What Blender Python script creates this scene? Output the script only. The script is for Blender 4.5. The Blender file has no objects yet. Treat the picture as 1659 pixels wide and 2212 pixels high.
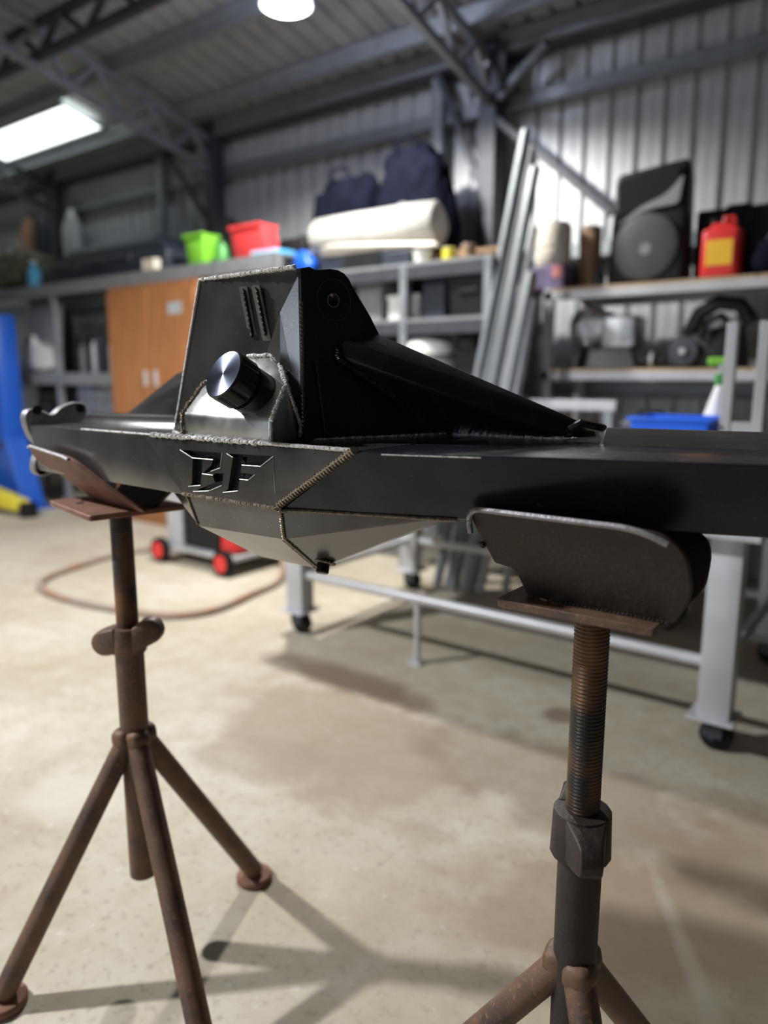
import bpy, bmesh, math, random
from mathutils import Vector as V, Matrix
random.seed(7)
S = bpy.context.scene
COL = S.collection

# ---------------------------------------------------------------- camera, light, exposure
PITCH = math.atan(296 / 1600.0); YAW = math.radians(37.0)
cam_d = bpy.data.cameras.new('camera'); cam = bpy.data.objects.new('camera', cam_d); COL.objects.link(cam)
cam.location = (0, 0, 1.4); cam.rotation_euler = (math.pi / 2 - PITCH, 0, YAW)
cam_d.sensor_fit = 'VERTICAL'; cam_d.sensor_height = 36.0; cam_d.sensor_width = 27.0
cam_d.lens = 1600 / 2212 * 36.0
cam_d.clip_start = 0.02; cam_d.clip_end = 100
cam_d.dof.use_dof = True; cam_d.dof.focus_distance = 1.22; cam_d.dof.aperture_fstop = 26.04 / 17.0
S.camera = cam
w = bpy.data.worlds.new('world'); S.world = w; w.use_nodes = True
w.node_tree.nodes['Background'].inputs[0].default_value = (.75, .85, 1, 1)
w.node_tree.nodes['Background'].inputs[1].default_value = 4.2
S.view_settings.view_transform = 'Standard'; S.view_settings.look = 'None'
S.view_settings.gamma = 1; S.view_settings.use_curve_mapping = False
S.view_settings.exposure = 0.32
S.cycles.use_denoising = True
S.cycles.max_bounces = 8; S.cycles.diffuse_bounces = 4; S.cycles.glossy_bounces = 4
S.cycles.sample_clamp_indirect = 4.0
LAMPS = [('lamp_by_wall', (-3.5, 3.65, 3.62), 540, (1.0, .97, .91), 164),
         ('lamp_by_door', (-4.4, -.7, 4.15), 1500, (.96, .97, 1.0), 150)]
for n, loc, e, c, sz in LAMPS:
    ld = bpy.data.lights.new(n, 'SPOT'); ld.energy = e; ld.color = c; ld.spot_size = math.radians(sz); ld.spot_blend = .35
    ld.shadow_soft_size = .11
    lo = bpy.data.objects.new(n, ld); COL.objects.link(lo); lo.location = (loc[0], loc[1], loc[2] - .03)

up_d = bpy.data.lights.new('roof_fill', 'POINT'); up_d.energy = 34; up_d.color = (.72, .78, 1.0); up_d.shadow_soft_size = .12   # extra point light added to brighten the roof around the lamp
up_o = bpy.data.objects.new('roof_fill', up_d); COL.objects.link(up_o); up_o.location = (-3.5, 3.65, 3.95)
# ---------------------------------------------------------------- materials
def mat(name, col, rough=.5, metal=0.0, var=.0, scale=20.0, col2=None, rvar=0.0, bump=0.0, bscale=None, emit=0, spec=.5, detail=5, stretch=None, thr=None, coat=0, alpha=None):
    m = bpy.data.materials.new(name); m.use_nodes = True
    nt = m.node_tree; b = nt.nodes['Principled BSDF']
    b.inputs['Base Color'].default_value = (*col, 1); b.inputs['Roughness'].default_value = rough
    b.inputs['Metallic'].default_value = metal; b.inputs['Specular IOR Level'].default_value = spec
    b.inputs['Coat Weight'].default_value = coat
    tc = nt.nodes.new('ShaderNodeTexCoord'); mp = nt.nodes.new('ShaderNodeMapping')
    nt.links.new(tc.outputs['Object'], mp.inputs[0])
    if stretch: mp.inputs['Scale'].default_value = stretch
    nz = nt.nodes.new('ShaderNodeTexNoise'); nz.inputs['Scale'].default_value = scale; nz.inputs['Detail'].default_value = detail
    nt.links.new(mp.outputs[0], nz.inputs['Vector'])
    rp = nt.nodes.new('ShaderNodeValToRGB')
    lo, hi = thr if thr else (.32, .68)
    rp.color_ramp.elements[0].position = lo; rp.color_ramp.elements[1].position = hi
    c2 = col2 if col2 else tuple(min(1, c * (1 + var)) for c in col)
    c1 = col if col2 else tuple(c * (1 - var) for c in col)
    rp.color_ramp.elements[0].color = (*c1, 1); rp.color_ramp.elements[1].color = (*c2, 1)
    nt.links.new(nz.outputs['Fac'], rp.inputs[0]); nt.links.new(rp.outputs[0], b.inputs['Base Color'])
    if rvar:
        mr = nt.nodes.new('ShaderNodeMapRange'); mr.inputs[1].default_value = .3; mr.inputs[2].default_value = .7
        mr.inputs[3].default_value = rough - rvar; mr.inputs[4].default_value = rough + rvar
        nt.links.new(nz.outputs['Fac'], mr.inputs[0]); nt.links.new(mr.outputs[0], b.inputs['Roughness'])
    if bump:
        n2 = nt.nodes.new('ShaderNodeTexNoise'); n2.inputs['Scale'].default_value = bscale or scale * 4; n2.inputs['Detail'].default_value = 6
        nt.links.new(mp.outputs[0], n2.inputs['Vector'])
        bp = nt.nodes.new('ShaderNodeBump'); bp.inputs['Strength'].default_value = bump; bp.inputs['Distance'].default_value = .002
        nt.links.new(n2.outputs['Fac'], bp.inputs['Height']); nt.links.new(bp.outputs[0], b.inputs['Normal'])
    if emit:
        b.inputs['Emission Color'].default_value = (*col, 1); b.inputs['Emission Strength'].default_value = emit
    return m

M = {}
M['steel'] = mat('mill_scale_steel', (.118, .113, .109), .21, .68, .25, 9, rvar=.05, bump=.05, bscale=300)
M['steel_shaded'] = mat('shaded_mill_steel', (.032, .034, .042), .27, .55, .25, 12, rvar=.06, bump=.05, bscale=300)  # mill scale steel again, shade painted in for parts turned from the lamps
M['bright'] = mat('bare_bright_steel', (.52, .52, .51), .33, 1, .15, 14, rvar=.1, bump=.05, bscale=200)
M['weld'] = mat('weld_metal', (.90, .88, .85), .30, .4, .25, 120, rvar=.1)
M['weld_brown'] = mat('heat_tinted_weld', (.30, .26, .20), .38, .65, .35, 120, rvar=.1)
M['weld_dark'] = mat('dark_ground_steel', (.16, .15, .14), .42, .8, .25, 60)
M['steel_scale'] = mat('dark_weld_scale', (.20, .19, .175), .22, .9, .3, 90)
M['rust'] = mat('brown_rusty_steel', (.070, .046, .036), .55, .2, .4, 14, col2=(.19, .105, .06), bump=.35, bscale=160, rvar=.1)
M['rust_dark'] = mat('dark_weathered_steel', (.022, .017, .0155), .55, .3, .4, 25, col2=(.048, .033, .026), bump=.5, bscale=140, rvar=.1)
M['rust_plate'] = mat('red_brown_plate', (.16, .075, .05), .65, .15, .3, 22, col2=(.25, .12, .08), bump=.3, bscale=160)
M['cutedge'] = mat('flame_cut_edge', (.30, .29, .30), .5, .6, .2, 90, bump=.5, bscale=250)
M['thread'] = mat('rusty_thread', (.035, .03, .026), .5, .5, .3, 8, col2=(.22, .11, .05), rvar=.1, bump=.2, bscale=200, thr=(.42, .62))
def add_specks(m, col, sc, lo, hi, amt):
    nt = m.node_tree; b = nt.nodes['Principled BSDF']; src = b.inputs['Base Color'].links[0].from_socket
    tc = nt.nodes.new('ShaderNodeTexCoord'); mix = nt.nodes.new('ShaderNodeMix'); mix.data_type = 'RGBA'; mix.inputs[7].default_value = (*col, 1)
    fs = []
    for k, (st, s2) in enumerate((((1, 1, 1), sc), ((1, 1, 14), sc * .4))):
        mp = nt.nodes.new('ShaderNodeMapping'); mp.inputs['Scale'].default_value = st; mp.inputs['Rotation'].default_value = (.3 * k, .5 * k, .8 * k); nt.links.new(tc.outputs['Object'], mp.inputs[0])
        n = nt.nodes.new('ShaderNodeTexNoise'); n.inputs['Scale'].default_value = s2; n.inputs['Detail'].default_value = 3; nt.links.new(mp.outputs[0], n.inputs['Vector'])
        r = nt.nodes.new('ShaderNodeMapRange'); r.inputs[1].default_value = lo + .03 * k; r.inputs[2].default_value = hi + .03 * k; r.inputs[4].default_value = amt * (1 - .3 * k); nt.links.new(n.outputs['Fac'], r.inputs[0]); fs.append(r.outputs[0])
    mx = nt.nodes.new('ShaderNodeMath'); mx.operation = 'MAXIMUM'; nt.links.new(fs[0], mx.inputs[0]); nt.links.new(fs[1], mx.inputs[1])
    nt.links.new(mx.outputs[0], mix.inputs[0]); nt.links.new(src, mix.inputs[6]); nt.links.new(mix.outputs[2], b.inputs['Base Color'])
add_specks(M['steel'], (.34, .32, .28), 330, .66, .74, .7)
add_specks(M['steel_shaded'], (.22, .22, .22), 330, .69, .76, .6)
add_specks(M['rust'], (.24, .13, .075), 130, .56, .70, .8)
add_specks(M['rust_dark'], (.10, .075, .06), 170, .60, .74, .5)
M['black'] = mat('black_anodised', (.012, .012, .014), .28, .4, .2, 30, spec=.6)
M['galv'] = mat('galvanised_sheet', (.50, .52, .54), .48, .35, .08, 6, bump=.05)
M['galvd'] = mat('galvanised_framing', (.27, .29, .31), .5, .5, .12, 10)
M['roof'] = mat('zinc_roof_sheet', (.36, .37, .38), .5, .4, .1, 5)
M['darksteel'] = mat('dark_painted_steel', (.05, .055, .065), .5, .3, .15, 10)
M['silver'] = mat('silver_painted_steel', (.50, .51, .53), .42, .2, .08, 8)
M['grey'] = mat('mid_grey_paint', (.22, .23, .24), .5, .1, .1, 10)
M['wood'] = mat('orange_brown_timber', (.27, .105, .035), .5, 0, .2, 5, col2=(.40, .17, .065), stretch=(8, 8, .6))
M['ply'] = mat('plywood_board', (.45, .33, .20), .6, 0, .2, 8, stretch=(.6, 6, 6))
M['plastic_black'] = mat('black_plastic', (.012, .013, .015), .5, 0, .2, 15, spec=.25)
M['plastic_grey'] = mat('dark_grey_grille', (.06, .062, .068), .55, .1, .2, 60, bump=.4, bscale=400)
M['navy'] = mat('navy_black_case', (.018, .024, .038), .5, 0, .25, 12)
M['fabric'] = mat('dark_navy_fabric', (.005, .006, .014), .9, 0, .3, 10, spec=.08, bump=.6, bscale=30)
M['olive'] = mat('olive_canvas', (.10, .095, .065), .9, 0, .5, 14, bump=.4, bscale=60)
M['green'] = mat('lime_green_plastic', (.22, .58, .05), .4, 0, .06, 10)
M['dgreen'] = mat('mid_green_plastic', (.06, .30, .06), .4, 0, .06, 10)
M['red'] = mat('red_plastic', (.72, .035, .035), .4, 0, .06, 10)
M['redl'] = mat('coral_red_plastic', (.78, .06, .065), .4, 0, .06, 10)
M['yellow'] = mat('yellow_label', (.85, .50, .03), .5, 0, .06, 10)
M['yellowp'] = mat('yellow_paint', (.62, .52, .04), .5, 0, .15, 8)
M['blue'] = mat('blue_plastic', (.01, .14, .85), .38, 0, .05, 10)
M['liftblue'] = mat('blue_lift_paint', (.012, .09, .48), .35, 0, .08, 6, coat=.3)
M['skyblue'] = mat('light_blue_plastic', (.10, .42, .70), .4, 0, .05, 10)
M['white'] = mat('white_plastic', (.78, .78, .76), .4, 0, .05, 10)
M['film'] = mat('white_plastic_film', (.42, .41, .39), .3, 0, .15, 6, bump=.6, bscale=14)
M['cream'] = mat('cream_plastic', (.75, .70, .60), .5, 0, .08, 10)
M['brown'] = mat('brown_card', (.28, .17, .10), .8, 0, .2, 10)
M['pink'] = mat('pink_print', (.60, .22, .22), .6, 0, .2, 10)
M['violet'] = mat('violet_grey_print', (.16, .13, .24), .6, 0, .4, 25)
M['hose'] = mat('orange_brown_hose', (.33, .17, .10), .6, 0, .25, 5, col2=(.30, .26, .22))
M['rubber'] = mat('black_rubber', (.010, .010, .010), .8, spec=.2)
M['alu'] = mat('cast_aluminium', (.45, .46, .47), .42, .8, .25, 20, bump=.4, bscale=60)
M['engine'] = mat('oily_black_casting', (.02, .02, .022), .4, .3, .4, 20, bump=.4, bscale=50)
M['shade'] = mat('glowing_prismatic_shade', (.80, .72, 1.0), .4, emit=2.5)  # emission added so the lampshade brightens the roof
M['lens'] = mat('lit_lamp_lens', (1, .97, .98), .4, emit=18)
M['skylight'] = mat('daylit_translucent_sheet', (.93, 1, .98), .5, emit=2.2)

def cap_face_mat():
    m = bpy.data.materials.new('spun_black_aluminium'); m.use_nodes = True; nt = m.node_tree; b = nt.nodes['Principled BSDF']
    b.inputs['Base Color'].default_value = (.045, .052, .075, 1); b.inputs['Metallic'].default_value = 1; b.inputs['Roughness'].default_value = .27
    b.inputs['Anisotropic'].default_value = .93
    t = nt.nodes.new('ShaderNodeTangent'); t.direction_type = 'RADIAL'; t.axis = 'Z'; nt.links.new(t.outputs[0], b.inputs['Tangent'])
    return m
M['spun'] = cap_face_mat()

def floor_mat():
    m = bpy.data.materials.new('stained_concrete'); m.use_nodes = True; nt = m.node_tree; N = nt.nodes; L = nt.links; b = N['Principled BSDF']
    geo = N.new('ShaderNodeTexCoord')
    def noise(sc, det=6, dist=0, rough=.55):
        n = N.new('ShaderNodeTexNoise'); n.inputs['Scale'].default_value = sc; n.inputs['Detail'].default_value = det; n.inputs['Distortion'].default_value = dist
        n.inputs['Roughness'].default_value = rough
        L.new(geo.outputs['Object'], n.inputs['Vector']); return n.outputs['Fac']
    def ramp(f, stops):
        r = N.new('ShaderNodeValToRGB'); e = r.color_ramp.elements
        while len(e) < len(stops): e.new(.5)
        for k, (p, c) in zip(e, stops): k.position = p; k.color = (*c, 1) if len(c) == 3 else c
        L.new(f, r.inputs[0]); return r.outputs[0]
    def mix(f, a, c, mode='MIX'):
        x = N.new('ShaderNodeMix'); x.data_type = 'RGBA'; x.blend_type = mode
        for s, v in ((x.inputs[0], f), (x.inputs[6], a), (x.inputs[7], c)):
            if hasattr(v, 'is_linked'): L.new(v, s)
            elif isinstance(v, (int, float)): s.default_value = v
            else: s.default_value = (*v, 1)
        return x.outputs[2]
    def math_(op, a, c):
        x = N.new('ShaderNodeMath'); x.operation = op; x.use_clamp = op != 'SUBTRACT' and op != 'DIVIDE'
        for s, v in ((x.inputs[0], a), (x.inputs[1], c)):
            if hasattr(v, 'is_linked'): L.new(v, s)
            else: s.default_value = v
        return x.outputs[0]
    base = ramp(noise(1.1, 8), [(.3, (.36, .31, .23)), (.5, (.47, .43, .34)), (.7, (.54, .51, .43))])
    base = mix(math_('MULTIPLY', ramp(noise(9, 8), [(.42, (0, 0, 0)), (.66, (1, 1, 1))]), .45), base, (.36, .29, .20))
    base = mix(math_('MULTIPLY', ramp(noise(38, 6), [(.54, (0, 0, 0)), (.68, (1, 1, 1))]), .5), base, (.25, .21, .16))
    base = mix(math_('MULTIPLY', ramp(noise(22, 4), [(.64, (0, 0, 0)), (.7, (1, 1, 1))]), .5), base, (.62, .60, .54))
    # brown stains and paler and darker areas: soft-edged blotches at fixed places on the slab
    def blot(cx, cy, rx, ry, rot, col, strength, soft=.45, wob=.5):
        nonlocal base
        mp = N.new('ShaderNodeMapping'); mp.vector_type = 'TEXTURE'
        mp.inputs['Location'].default_value = (cx, cy, 0); mp.inputs['Rotation'].default_value = (0, 0, rot); mp.inputs['Scale'].default_value = (rx, ry, 1)
        L.new(geo.outputs['Object'], mp.inputs[0])
        ln = N.new('ShaderNodeVectorMath'); ln.operation = 'LENGTH'; L.new(mp.outputs[0], ln.inputs[0])
        x = N.new('ShaderNodeMath'); x.operation = 'MULTIPLY_ADD'; L.new(noise(5, 5), x.inputs[0]); x.inputs[1].default_value = wob * 2; x.inputs[2].default_value = -wob
        y = N.new('ShaderNodeMath'); y.operation = 'ADD'; L.new(ln.outputs['Value'], y.inputs[0]); L.new(x.outputs[0], y.inputs[1])
        f = ramp(y.outputs[0], [(1 - soft, (1, 1, 1)), (1, (0, 0, 0))])
        base = mix(math_('MULTIPLY', f, strength), base, col)
    blot(-1.75, 2.05, .75, .42, -.25, (.26, .19, .125), .62, .3)
    blot(-2.15, 2.5, .55, .16, 0, (.16, .10, .06), .7, .5)
    blot(-.95, 2.25, .75, .30, -.15, (.20, .15, .10), .62, .35)
    blot(-.55, 1.75, .55, .30, .5, (.26, .17, .10), .6, .35)
    blot(-.1, 2.3, .6, .4, .3, (.24, .17, .11), .6, .4)
    blot(-1.9, 1.75, .30, .18, .2, (.28, .22, .16), .5, .3)
    blot(-1.15, 2.75, .1, .09, 0, (.14, .09, .06), .7, .5, .3)
    blot(-1.6, 3.3, 1.1, .4, 0, (.24, .21, .15), .5, .5)
    blot(-4.6, 4.0, 1.6, .5, 0, (.30, .25, .18), .4, .5)
    blot(-.2, 1.45, .035, .75, .55, (.58, .54, .46), .6, .5, .25)
    blot(-.6, 1.1, .5, .35, .9, (.36, .29, .19), .4, .5)
    blot(.1, 1.5, .8, 1.1, .3, (.27, .23, .15), .55, .6)
    blot(-1.2, 1.35, .35, .2, .4, (.36, .29, .19), .35, .5)
    blot(-2.2, 1.2, .25, .2, .4, (.60, .58, .50), .5, .5)
    blot(-.75, .75, .16, .1, .2, (.60, .58, .52), .5, .5)
    L.new(base, b.inputs['Base Color'])
    rr = ramp(noise(3, 5), [(.35, (.5, .5, .5)), (.7, (.75, .75, .75))]); L.new(rr, b.inputs['Roughness'])
    bp = N.new('ShaderNodeBump'); bp.inputs['Strength'].default_value = .25; bp.inputs['Distance'].default_value = .003
    L.new(noise(60, 8), bp.inputs['Height']); L.new(bp.outputs[0], b.inputs['Normal'])
    return m
M['floor'] = floor_mat()

# ---------------------------------------------------------------- helpers
def tag(o, label=None, cat=None, group=None, kind=None):
    for k, v in (('label', label), ('category', cat), ('group', group), ('kind', kind)):
        if v: o[k] = v
    return o
def empty(name, loc=(0, 0, 0), label=None, cat=None, group=None, kind=None):
    o = bpy.data.objects.new(name, None); COL.objects.link(o); o.location = loc; o.empty_display_size = .05
    return tag(o, label, cat, group, kind)
def origin(o):
    p = V((0, 0, 0))
    while o: p += V(o.location); o = o.parent
    return p
def put(name, bm, m, parent=None, smooth=None, base=None):
    """link a bmesh given in world coordinates as one mesh object"""
    bmesh.ops.recalc_face_normals(bm, faces=bm.faces)
    me = bpy.data.meshes.new(name); o = bpy.data.objects.new(name, me); COL.objects.link(o)
    p = origin(parent) if parent else V((0, 0, 0))
    b = V(base) if base is not None else p
    bmesh.ops.translate(bm, verts=bm.verts, vec=-b)
    bm.to_mesh(me); bm.free()
    for mm in (m if isinstance(m, (list, tuple)) else [m]): me.materials.append(M[mm] if isinstance(mm, str) else mm)
    if smooth is not None:
        me.shade_smooth() if smooth >= 180 else me.set_sharp_from_angle(angle=math.radians(smooth))
        if smooth < 180:
            for f in me.polygons: f.use_smooth = True
            me.set_sharp_from_angle(angle=math.radians(smooth))
    o.parent = parent; o.location = b - p
    return o
def join(*bms):
    r = bmesh.new()
    for b in bms:
        me = bpy.data.meshes.new('t'); b.to_mesh(me); b.free(); r.from_mesh(me); bpy.data.meshes.remove(me)
    return r
def bev(bm, w, seg=2, ang=25):
    if w:
        bmesh.ops.recalc_face_normals(bm, faces=bm.faces)
        es = [e for e in bm.edges if len(e.link_faces) == 2 and e.calc_face_angle(0) > math.radians(ang)]
        bmesh.ops.bevel(bm, geom=es, offset=w, segments=seg, affect='EDGES', profile=.5, clamp_overlap=True)
    return bm
def box(x0, x1, y0, y1, z0, z1, b=0, seg=2):
    bm = bmesh.new(); bmesh.ops.create_cube(bm, size=1)
    bmesh.ops.scale(bm, verts=bm.verts, vec=(abs(x1 - x0), abs(y1 - y0), abs(z1 - z0)))
    bmesh.ops.translate(bm, verts=bm.verts, vec=((x0 + x1) / 2, (y0 + y1) / 2, (z0 + z1) / 2))
    return bev(bm, b, seg)
def hull(pts, b=0, seg=2):
    bm = bmesh.new()
    for p in pts: bm.verts.new(p)
    r = bmesh.ops.convex_hull(bm, input=bm.verts)
    bmesh.ops.delete(bm, geom=list({g for g in r['geom_interior'] + r['geom_unused'] if isinstance(g, bmesh.types.BMVert)}), context='VERTS')
    bmesh.ops.dissolve_limit(bm, angle_limit=math.radians(1.5), verts=bm.verts, edges=bm.edges)
    return bev(bm, b, seg)
def prism(poly, vec, b=0, seg=2):
    """extrude a planar polygon of 3D points along vec"""
    bm = bmesh.new(); vec = V(vec)
    a = [bm.verts.new(V(p)) for p in poly]; c = [bm.verts.new(V(p) + vec) for p in poly]
    bm.faces.new(a); bm.faces.new(c[::-1]); n = len(a)
    for i in range(n): bm.faces.new((a[i], c[i], c[(i + 1) % n], a[(i + 1) % n]))
    return bev(bm, b, seg)
def frame_of(d):
    d = V(d).normalized(); u = d.cross(V((0, 0, 1)))
    if u.length < 1e-3: u = d.cross(V((1, 0, 0)))
    u.normalize(); return d, u, d.cross(u)
def lathe(p0, d, prof, n=24, caps=True):
    """surface of revolution about the axis p0 + t d; prof = [(t, r), ...]"""
    bm = bmesh.new(); d, u, v = frame_of(d); p0 = V(p0); rings = []
    for t, r in prof:
        rings.append([bm.verts.new(p0 + d * t + (u * math.cos(2 * math.pi * i / n) + v * math.sin(2 * math.pi * i / n)) * r) for i in range(n)])
    for a, b in zip(rings, rings[1:]):
        for i in range(n): bm.faces.new((a[i], a[(i + 1) % n], b[(i + 1) % n], b[i]))
    if caps:
        bm.faces.new(rings[0][::-1]); bm.faces.new(rings[-1])
    return bm
def tube(p0, p1, r, n=20, r2=None):
    d = V(p1) - V(p0); return lathe(p0, d, [(0, r), (d.length, r if r2 is None else r2)], n)
def sweep(path, r, n=8, closed=False):
    bm = bmesh.new(); P = [V(p) for p in path]; k = len(P); rings = []
    for i, p in enumerate(P):
        t = (P[(i + 1) % k] - P[i - 1]) if closed or 0 < i < k - 1 else (P[min(i + 1, k - 1)] - P[max(i - 1, 0)])
        d, u, v = frame_of(t)
        rings.append([bm.verts.new(p + (u * math.cos(2 * math.pi * j / n) + v * math.sin(2 * math.pi * j / n)) * r) for j in range(n)])
    for i in range(k if closed else k - 1):
        a, b = rings[i], rings[(i + 1) % k]
        for j in range(n): bm.faces.new((a[j], a[(j + 1) % n], b[(j + 1) % n], b[j]))
    if not closed: bm.faces.new(rings[0][::-1]); bm.faces.new(rings[-1])
    return bm
def weld(path, r=.0045, pitch=.0036, flat=.75, jit=.25):
    """a seam of overlapping weld scales along a polyline"""
    bm = bmesh.new(); P = [V(p) for p in path]; pts = []
    for a, b in zip(P, P[1:]):
        L = (b - a).length; k = max(2, int(L / pitch))
        d, u, v = frame_of(b - a)
        for i in range(k):
            q = a + (b - a) * (i / k) + u * random.uniform(-jit, jit) * r * .5
            rr = r * random.uniform(1 - jit * .6, 1 + jit * .4)
            for f, s in ((0, 1.12), (.55, .98), (.9, .70)): pts.append((q + d * pitch * f, d, u, v, rr * s))
    n = 8; rings = []
    for q, d, u, v, rr in pts:
        ring = []
        for j in range(n):
            c, s_ = math.cos(2 * math.pi * j / n), math.sin(2 * math.pi * j / n)
            ring.append(bm.verts.new(q + u * c * rr + v * s_ * rr * flat + d * (-.5 * pitch * abs(c))))
        rings.append(ring)
    for a, b in zip(rings, rings[1:]):
        for j in range(n): bm.faces.new((a[j], a[(j + 1) % n], b[(j + 1) % n], b[j]))
    bm.faces.new(rings[0][::-1]); bm.faces.new(rings[-1])
    return bm
def blob(c, s, bump=.12, sub=3, seed=0, flatten=None):
    """a soft lumpy bag shape"""
    from mathutils import noise as mn
    bm = bmesh.new(); bmesh.ops.create_icosphere(bm, subdivisions=sub, radius=1)
    for v in bm.verts:
        d = v.co.normalized(); k = 1 + bump * 2 * (mn.noise(d * 1.7 + V((seed * 3.1, 0, 0))) + .5 * mn.noise(d * 4 + V((0, seed, 0))))
        q = V([math.copysign(abs(x) ** .75, x) for x in d]) * k
        v.co = V((q.x * s[0], q.y * s[1], q.z * s[2]))
        if flatten is not None: v.co.z = max(v.co.z, -s[2] * flatten)
    bmesh.ops.translate(bm, verts=bm.verts, vec=c); return bm
def rot(bm, c, axis, ang):
    bmesh.ops.rotate(bm, verts=bm.verts, cent=c, matrix=Matrix.Rotation(ang, 3, axis)); return bm
def rounded(poly, rads, k=6):
    out = []; n = len(poly)
    for i, (p, r) in enumerate(zip(poly, rads)):
        p = V(p); a = (V(poly[i - 1]) - p); b = (V(poly[(i + 1) % n]) - p)
        if r <= 0: out.append(p); continue
        a0 = p + a.normalized() * r; b0 = p + b.normalized() * r
        for j in range(k + 1):
            t = j / k; out.append(a0 * (1 - t) ** 2 + p * 2 * t * (1 - t) + b0 * t * t)
    return out
def copy_tree(o, parent=None, **kw):
    c = o.copy(); COL.objects.link(c); c.parent = parent
    for ch in list(o.children): copy_tree(ch, c)
    return c

# ---------------------------------------------------------------- the shed
X0, X1, Y0, Y1, EAVE, SLOPE, RIDGE_Y = -12.16, 3.04, -5.0, 5.5, 3.84, .25, .25
def roof_z(y): return EAVE + SLOPE * (Y1 - y) if y > RIDGE_Y else EAVE + SLOPE * (Y1 - RIDGE_Y) - SLOPE * (RIDGE_Y - y)
o = put('floor', box(X0, X1, Y0, Y1 + .2, -.15, 0), 'floor'); tag(o, kind='structure')
def sheet_profile(x, n=4):                # pans with a trapezoid rib every 190 mm, seen from inside as grooves
    pr = []
    for i in range(n):
        a = x + i * .19
        pr += [(a, 0), (a + .062, 0), (a + .066, .004), (a + .074, .004), (a + .078, 0), (a + .136, 0), (a + .15, .034), (a + .174, .034)]
    return pr + [(x + n * .19, 0)]
def wall_sheets(name, along, fixed, a0, a1, ztop, out, matn, gap=None, lintel=3.0):
    root = empty(name, kind='structure')
    n = int(round((a1 - a0) / .76))
    for i in range(n):
        bm = bmesh.new(); pr = sheet_profile(a0 + i * .76)
        lo = []; hi = []
        for a, d in pr:
            p = (a, fixed + out * d) if along == 'x' else (fixed + out * d, a)
            zt = ztop(p[1]) if callable(ztop) else ztop
            z0 = lintel if gap and gap[0] < a0 + (i + .5) * .76 < gap[1] else 0
            lo.append(bm.verts.new((*p, z0))); hi.append(bm.verts.new((*p, zt)))
        for k in range(len(pr) - 1): bm.faces.new((lo[k], lo[k + 1], hi[k + 1], hi[k]))
        c = (a0 + (i + .5) * .76, fixed, 0) if along == 'x' else (fixed, a0 + (i + .5) * .76, 0)
        put('cladding_sheet', bm, matn, root, base=c)
    return root
wb = wall_sheets('wall_back', 'x', Y1, X0, X1, EAVE, 1, 'galv')
wl = wall_sheets('wall_left', 'y', X0, Y0 - .2, Y1 + .24, lambda y: roof_z(y), -1, 'galv')
wr = wall_sheets('wall_right', 'y', X1, Y0 - .2, Y1 + .24, lambda y: roof_z(y), 1, 'darksteel')
o = put('ground', box(X0 - 9, X0, -9, 7, -.15, -.01), 'floor'); tag(o, kind='structure')
wf = wall_sheets('wall_front', 'x', Y0, X0, X1, roof_z(Y0), -1, 'darksteel', (-2.8, -1.5), 2.3)  # unseen gap added behind the camera so the tower's right facet reflects sky
o = put('ground', box(X0, X1, Y0 - 9, Y0, -.15, -.01), 'floor'); tag(o, kind='structure')
# roof sheets run down the slope
ce = empty('ceiling', kind='structure')
for i in range(20):
    for ya, yb in ((RIDGE_Y, Y1 + .04), (Y0 - .1, RIDGE_Y)):
        bm = bmesh.new(); A = []; B = []
        for a, d in sheet_profile(X0 + i * .76):
            A.append(bm.verts.new((a, ya, roof_z(ya) + d))); B.append(bm.verts.new((a, yb, roof_z(yb) + d)))
        for k in range(len(A) - 1): bm.faces.new((A[k], B[k], B[k + 1], A[k + 1]))
        put('roof_sheet', bm, 'roof', ce, base=(X0 + (i + .5) * .76, yb, roof_z(yb)))
# daylit translucent strip set just under the roof sheets at the left
def slab_on_roof(x0, x1, ya, yb, dz, t):
    return hull([(x, y, roof_z(y) - dz - k) for x in (x0, x1) for y in (ya, yb) for k in (0, t)])
o = put('window_1', slab_on_roof(-10.4, -7.35, 4.42, 4.84, .075, .012), 'skylight'); tag(o, kind='structure')
for ya, yb in ((4.36, 4.42), (4.84, 4.90)):
    put('window_frame', slab_on_roof(-10.46, -7.29, ya, yb, .06, .04), 'galvd', o)
# purlins along the shed, portal rafters across it, lattice girder
for y in (5.30, 4.98, 4.25, 3.3, 2.35, 1.4, .45):
    z = roof_z(y) - .004
    put('purlin', join(box(X0, X1, y - .02, y + .02, z - .15, z - .01), box(X0, X1, y - .055, y + .02, z - .162, z - .15)), 'galvd', ce, base=(0, y, z))
def bar(a, b, wd, ht):
    d, u, v = frame_of(V(b) - V(a)); return hull([V(p) + u * s * wd / 2 + v * t * ht / 2 for p in (a, b) for s in (-1, 1) for t in (-1, 1)])
def lattice(a0, a1, b0, b1, n, wd=.05, name='truss', parent=ce, m='darksteel'):
    """two chords a (lower) and b (upper) and zigzag webs: one truss with its bars as sub-parts"""
    a0, a1, b0, b1 = map(V, (a0, a1, b0, b1))
    t = put(name, bar(a0, a1, wd, wd), m, parent, base=(a0 + a1) / 2)
    put('top_chord', bar(b0, b1, wd, wd), m, t, base=(b0 + b1) / 2)
    for i in range(n):
        p = a0.lerp(a1, i / n); q = b0.lerp(b1, (i + .5) / n); r = a0.lerp(a1, (i + 1) / n)
        put('web_bar', bar(p, q, wd * .7, wd * .7), m, t, base=q); put('web_bar', bar(q, r, wd * .7, wd * .7), m, t, base=q)
    return t
lattice((X0 + .1, 3.55, 3.93), (-3.5, 3.55, 3.93), (X0 + .1, 3.55, 4.16), (-3.5, 3.55, 4.16), 13, .06)
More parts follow.
